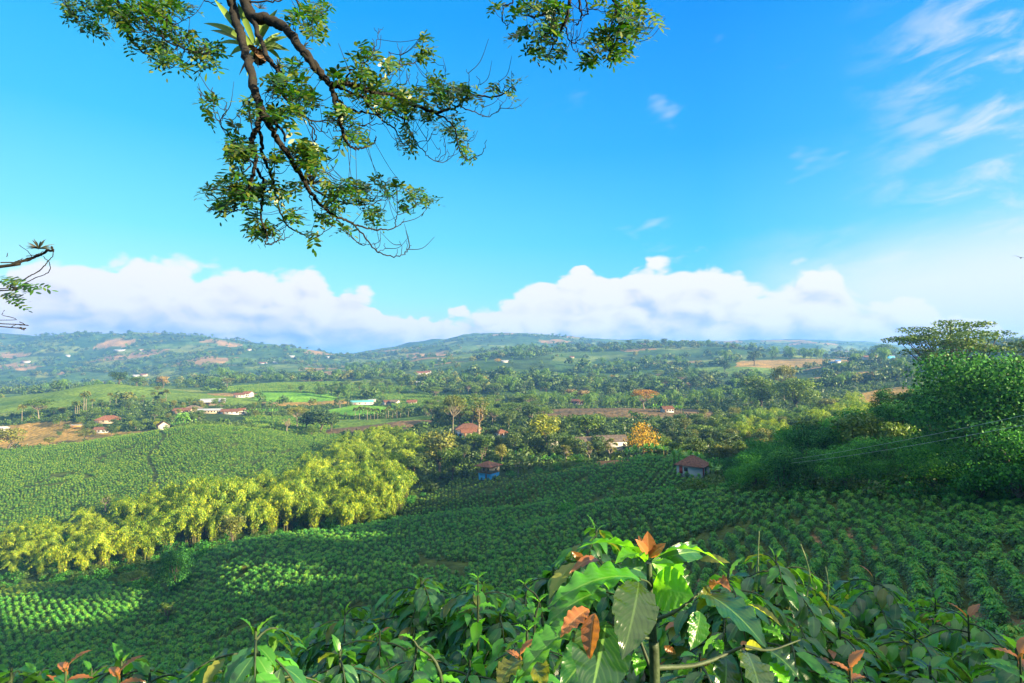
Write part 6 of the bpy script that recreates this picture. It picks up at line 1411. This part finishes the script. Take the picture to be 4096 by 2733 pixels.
def shade_tree():
    base = np.array([-5.2, .8]); gz = hz(*base)
    o = empty('shade_tree', (base[0], base[1], gz)); off = np.array([base[0], base[1], gz])
    tk = MB()
    A = P3(1, [(1595, -80)])[0] if False else np.array(W(*zp(1, 1590, -110), 5.75))
    crotch = np.array([-4.4, 3.6, 6.2])
    Tr = smoothline([off + [0, 0, -.4], off + [.1, .6, 3.5], crotch], 8); tube(tk, Tr - off, np.linspace(.34, .22, len(Tr)), 12, bump=.12)
    tk.build('trunk', M_BRANCH, o, smooth=True)
    br = MB()
    kf = 5.6 / F / 4 * .5
    a1 = np.array(W(*zp(1, 1600, -120), 5.7))
    for tgt, r0, r1, mid in ((a1, .20, .055, (-3.9, 5.0, 5.9)), (np.array(W(*zp(1, 540, -60), 5.9)), .09, .02, (-4.0, 4.8, 5.4)), (np.array(W(*zp(1, 230, -40), 5.9)), .05, .012, (-4.3, 4.9, 5.2)), (np.array(W(*zp(1, 2080, -40), 6)), .05, .012, (-2.8, 5.4, 5.6)), (np.array(W(*zp(1, 60, -60), 5.9)), .04, .01, (-4.5, 4.9, 5.0)), (np.array(W(*zp(1, 1280, -30), 5.9)), .04, .008, (-3.5, 5.2, 5.0)),
                            (np.array(W(*zp(4, 1120, -80), dep(570, -5))), .12, .02, (-1.5, 5.2, 6.6)), (np.array(W(*zp(4, 1630, -80), dep(620, -5))), .10, .018, (-1.0, 5.0, 6.7)), (np.array(W(*zp(4, 460, -60), 5.7)), .06, .012, (-1.8, 5.2, 6.0)), (np.array(W(*zp(4, 980, -80), 5.7)), .06, .018, (-1.6, 5.2, 6.3)), (np.array(W(*zp(4, 1210, -60), 5.6)), .05, .012, (-1.2, 5.2, 6.4)), (np.array(W(*zp(4, 1285, -60), 5.6)), .04, .008, (-1.1, 5.2, 6.4)), (np.array(W(*zp(4, 945, -60), 5.6)), .04, .008, (-1.4, 5.2, 6.2)), (np.array(W(*zp(4, 560, 0), 5.6)), .04, .006, (-1.7, 5.2, 6.0))):
        Q = smoothline([crotch, np.array(mid), tgt], 10); tube(br, Q - off, np.linspace(r0, r1, len(Q)), 8, bump=.08)
    allp = []
    for z, pts, w0, w1, dv in BR:
        Q = smoothline(P3(z, pts, dv), 5); m = len(Q)
        Q[1:-1] += rng.normal(size=(m - 2, 3)) * .006
        rad = np.linspace(w0, w1, m) * kf
        tube(br, Q - off, rad, 8 if w0 > 10 else 5, bump=.22 if w0 > 10 else .12)
        allp.append(Q)
        # fine upcurving twigs
        if w0 < 14:
            for q in range(int(len(Q) / 9)):
                i = rng.integers(2, m); d = np.array([rng.normal() * .8 + .3, rng.normal() * .4, .25 + rng.random()]); l_ = rng.uniform(.08, .24)
                tw = smoothline([Q[i - 1], Q[i - 1] + d * l_ * .5 + [0.02, 0, -.03], Q[i - 1] + d * l_ + [0, 0, .05]], 4); tube(br, tw - off, np.linspace(.0045, .002, len(tw)), 4)
    br.build('branches', M_BRANCH, o, smooth=True)
    AP = np.concatenate(allp)
    fo = MB(); n_ = 0
    for z, cl in LC.items():
        if z == 5: continue
        s = ZT[z][2]
        for (cx, cy, rx, ry) in cl:
            px, py = zp(z, cx, cy); ax, ay = rx / s / 4, ry / s / 4; d0 = dep(px, py) + rng.uniform(-.25, .25)
            k = max(4, int(math.pi * ax * ay / 18))
            for q in range(k):
                r_ = math.sqrt(rng.random()) * .92; a = rng.uniform(0, 6.28); P = np.array(W(px + ax * r_ * math.cos(a), py + ay * r_ * math.sin(a), d0 + rng.normal() * .22))
                j = np.argmin(((AP - P)**2).sum(1)); v = P - AP[j]; v = v / max(np.linalg.norm(v), .05)
                d = v * .6 + np.array([rng.normal() * .7 + .12, rng.normal() * .7, rng.normal() * .35 - .25])
                nrm = np.array([rng.normal() * .35, rng.normal() * .35 - .45, 1.0])
                ln = rng.uniform(.11, .19); pinnate(fo, P - off - d / np.linalg.norm(d) * ln * .5, d, nrm, ln, rng.integers(2, 5), rng.uniform(.027, .040)); n_ += 1
                if rng.random() < .35: tube(fo, smoothline([AP[j] - off, (AP[j] + P) / 2 - off + [0, 0, -.03], P - off], 3), .0028, 3, mi=1)
    print('canopy leaves', n_)
    fo.build('foliage', [L_CAN, M_BRANCH], o)
    tag(o, 'old shade tree whose mossy branches and feathery leaves hang over the view', 'tree')
    # second tree at the left edge
    b2 = np.array([-6.6, 2.6]); g2 = hz(*b2); o2 = empty('shade_tree', (b2[0], b2[1], g2)); of2 = np.array([b2[0], b2[1], g2])
    t2 = MB(); hub = np.array([-5.6, 4.0, .4]); Q = smoothline([of2 + [0, 0, -.4], of2 + [.2, .5, 2], np.array([-6.2, 3.5, 2.5])], 6); tube(t2, Q - of2, np.linspace(.22, .13, len(Q)), 10, bump=.1)
    Q = smoothline([np.array([-6.2, 3.4, 1.0]) , hub], 5); tube(t2, Q - of2, np.linspace(.09, .05, len(Q)), 8)
    t2.build('trunk', M_BRANCH, o2, smooth=True)
    br = MB(); dd = dict(z=5)
    def p5(pts): return np.array([np.array(W(*zp(5, x, y), 4.3)) for x, y in pts])
    kf = 4.3 / F / 4 * .5 * 1.0
    for pts, w0, w1 in BR5:
        Pp = p5(pts)
        if pts[0][0] < -40: Pp = np.vstack([hub, Pp])
        Q = smoothline(Pp, 6); Q[3:-1] += rng.normal(size=(len(Q) - 4, 3)) * .0015; Q[:, 1] += .10 * np.sin(np.linspace(0, 3, len(Q))) * (w0 % 3)
        tube(br, Q - of2, np.linspace(w0, w1, len(Q)) * kf, 8, bump=.22)
    br.build('branches', M_BRANCH, o2, smooth=True)
    fo = MB()
    for (cx, cy, rx, ry) in LC[5]:
        px, py = zp(5, cx, cy); ax, ay = rx / 3.135 / 4, ry / 3.135 / 4
        for q in range(max(4, int(ax * ay * 3.1 / 16))):
            a = rng.uniform(0, 6.28); r_ = math.sqrt(rng.random()); P = np.array(W(px + ax * r_ * math.cos(a), py + ay * r_ * math.sin(a), 4.3 + rng.normal() * .15))
            pinnate(fo, P - of2, np.array([1., rng.normal() * .3, -.15 + rng.normal() * .2]), np.array([rng.normal() * .2, -.6 + rng.normal() * .3, 1.]), .12, 4, .024)
    fo.build('foliage', L_CAN, o2); tag(o2, 'neighbouring shade tree reaching in with a thick broken branch and a few drooping leaves', 'tree')
shade_tree()
M_STRAP = foliage('bromeliad_leaf', [(.10, .17, .035), (.17, .26, .05), (.26, .34, .09)], rough=.45, trans=.35, var=0)
M_DEADL = plain('dead_strap', (.30, .17, .09), .8, .35, 12)
M_ROOT = plain('root_ball', (.05, .028, .022), .95, .5, 25, bump=.8)
def strap(mb, b, t, w, sag, upv=(0, -1, .3), n_=12, mi=0):
    tt = np.linspace(0, 1, n_); mid = (b + t) / 2 + np.array([0, 0, sag]); P = (1 - tt)[:, None]**2 * b + 2 * ((1 - tt) * tt)[:, None] * mid + (tt**2)[:, None] * t
    T_ = np.gradient(P, axis=0); T_ /= np.linalg.norm(T_, axis=1, keepdims=True); up = np.array(upv, float); sd = np.cross(T_, up); sd /= np.linalg.norm(sd, axis=1, keepdims=True); nn = np.cross(sd, T_)
    wd = w * .5 * (np.minimum(1, (1 - tt) * 3.2)**.7) * (.75 + .5 * np.sin(tt * 2.8)); wd[-1] = .001
    V = np.stack([P - sd * wd[:, None] + nn * wd[:, None] * .35, P, P + sd * wd[:, None] + nn * wd[:, None] * .35], 1).reshape(-1, 3)
    i = np.arange(n_ - 1)[:, None] * 3; mb.add(V, np.concatenate([np.hstack([i, i + 1, i + 4, i + 3]), np.hstack([i + 1, i + 2, i + 5, i + 4])]), None, mi)
def bromeliad():
    c = np.array(W(*zp(1, 1760, 410), 5.50)); o = empty('bromeliad', c)
    def q(x, y, d): return np.array(W(*zp(1, x, y), 5.5 + d)) - c
    g = MB()
    for x, y, w, sag, d, x0, y0 in ((1400, -10, 46, .02, -.12, 1720, 400), (1600, 20, 44, .02, -.02, 1745, 370), (1945, 80, 62, .02, -.14, 1770, 390), (1310, 200, 44, .10, .1, 1720, 400), (1370, 260, 40, .07, .18, 1730, 410), (1425, 378, 38, .08, -.1, 1730, 420), (1530, 495, 34, .14, .1, 1730, 430), (1685, 655, 36, .10, -.2, 1740, 440), (2035, 315, 40, .04, .0, 1790, 420), (2050, 437, 40, .05, -.15, 1790, 430), (1985, 275, 34, .02, .15, 1790, 400), (1990, 395, 34, .05, .2, 1790, 420), (1985, 540, 30, .12, -.1, 1790, 430), (1560, 230, 30, .03, .2, 1740, 390), (1990, 425, 44, .10, -.2, 1780, 430), (1820, 150, 34, .0, .15, 1760, 390), (1450, 200, 24, .05, .22, 1730, 400), (1540, 475, 30, .06, .15, 1740, 430)):
        strap(g, q(x0, y0, 0), q(x, y, d), w / 2.136 / 4 * 5.5 / F, sag)
    g.build('leaves', M_STRAP, o, smooth=True)
    dl = MB()
    for x, y, w, sag, d in ((1615, 645, 20, .05, -.1), (1855, 525, 40, .0, -.15), (1700, 380, 40, .0, -.2), (1905, 515, 16, .03, -.1), (1780, 580, 22, .02, -.1), (1760, 400, 60, .02, -.25)): strap(dl, q(1755, 440, -.02), q(x, y, d), w / 2.136 / 4 * 5.5 / F, sag)
    dl.build('dead_leaves', M_DEADL, o)
    rb = MB(); d_, p_ = ellip(500, (.062, .055, .075), .3); cards(rb, p_ + q(1790, 490, 0), d_ + rng.normal(size=d_.shape) * .5, .022, .35); rb.build('root_ball', M_ROOT, o)
    tag(o, 'large rosette of strap leaves growing on the main hanging branch', 'bromeliad')
bromeliad()
def airplant(z, x, y, D, r_, label, n_=26, up=1.0):
    c = np.array(W(*zp(z, x, y), D)); o_m = MB()
    for k in range(n_):
        a = rng.uniform(0, 6.28); el = rng.uniform(-.2, 1.3); l_ = r_ * rng.uniform(.6, 1.1); t = l_ * np.array([math.cos(a) * math.cos(el), math.sin(a) * math.cos(el), math.sin(el) * up])
        strap(o_m, np.zeros(3), t, r_ * .07, l_ * .15, (0.1, -1, .2), 6)
    ob = o_m.build('air_plant', M_STRAP2, None, c); tag(ob, label, 'air plant')
M_STRAP2 = foliage('air_plant_leaf', [(.025, .035, .022), (.05, .06, .035), (.06, .04, .028)], rough=.6, trans=.2, var=0)
airplant(5, 487, 300, 4.3, .095, 'spiky air plant on top of the broken branch at the edge', 30)
airplant(3, 30, 215, 5.6, .10, 'spiky air plant on the thick branch beside the bromeliad')
airplant(2, 1170, 830, 5.6, .15, 'grassy tuft of air plant where the long hanging branch forks', 34)
airplant(2, 1080, 690, 5.6, .13, 'grassy air plant a little above the fork of the long hanging branch', 30)
airplant(1, 1960, 590, 5.9, .11, 'small air plant on the branch just below the bromeliad', 24)
airplant(1, 1790, 75, 5.7, .09, 'tiny air plant near the top of the thick branch', 18)
airplant(2, 705, 240, 5.6, .12, 'tufted air plant at the fork below the bromeliad', 26)
# bird gliding at the edge, and the two cables across the hillside
def bird():
    c = W(1021, 258, 60); mb = MB()
    tube(mb, [(-.22, 0, 0), (-.1, 0, .02), (.1, 0, .02), (.24, 0, .0)], [.02, .07, .06, .015], 8)
    for s in (-1, 1): mb.add([(.1, 0, .03), (-.12, 0, .03), (-.1, s * .45, .16), (.02, s * .45, .16), (-.12, s * .95, .06)], [(0, 1, 2, 3)] if s > 0 else [(3, 2, 1, 0)]); mb.add([(.02, s * .45, .16), (-.1, s * .45, .16), (-.12, s * .95, .06)], [(0, 1, 2)])
    o = mb.build('bird', plain('bird_dark', (.02, .02, .02), .8, .2, 5), None, c); o.rotation_euler = (.35, -.3, .6); tag(o, 'dark bird gliding in the pale sky beside the flat topped tree', 'bird')
bird()
M_WIRE = plain('cable_grey', (.45, .47, .50), .5, .1, 5)
for lab, a, b in (('upper power cable sagging across the wooded hillside', (1075, 404, 42), (728, 464, 150)), ('lower power cable sagging across the wooded hillside', (1075, 415, 42), (730, 466, 150))):
    A = np.array(W(*a)); B = np.array(W(*b)); t = np.linspace(0, 1, 40)[:, None]
    P = A * (1 - t) + B * t; P[:, 2] -= (4 * 1.1 * t * (1 - t))[:, 0]; P[:, 2] += 1.1 * 4 * .0
    mb = MB(); tube(mb, P, .014, 5); o = mb.build('power_cable', M_WIRE); tag(o, lab, 'cable')
def pole(x, y, h, lab):
    g = hz(x, y); o = empty('utility_pole', (x, y, g)); m = MB(); tube(m, [(0, 0, -.5), (0, 0, h)], [.14, .10], 8); m.build('post', M_WOOD, o); m = MB(); box(m, -.8, .8, -.06, .06, h - .6, h - .48); m.build('crossarm', M_WOOD, o); tag(o, lab, 'utility pole')
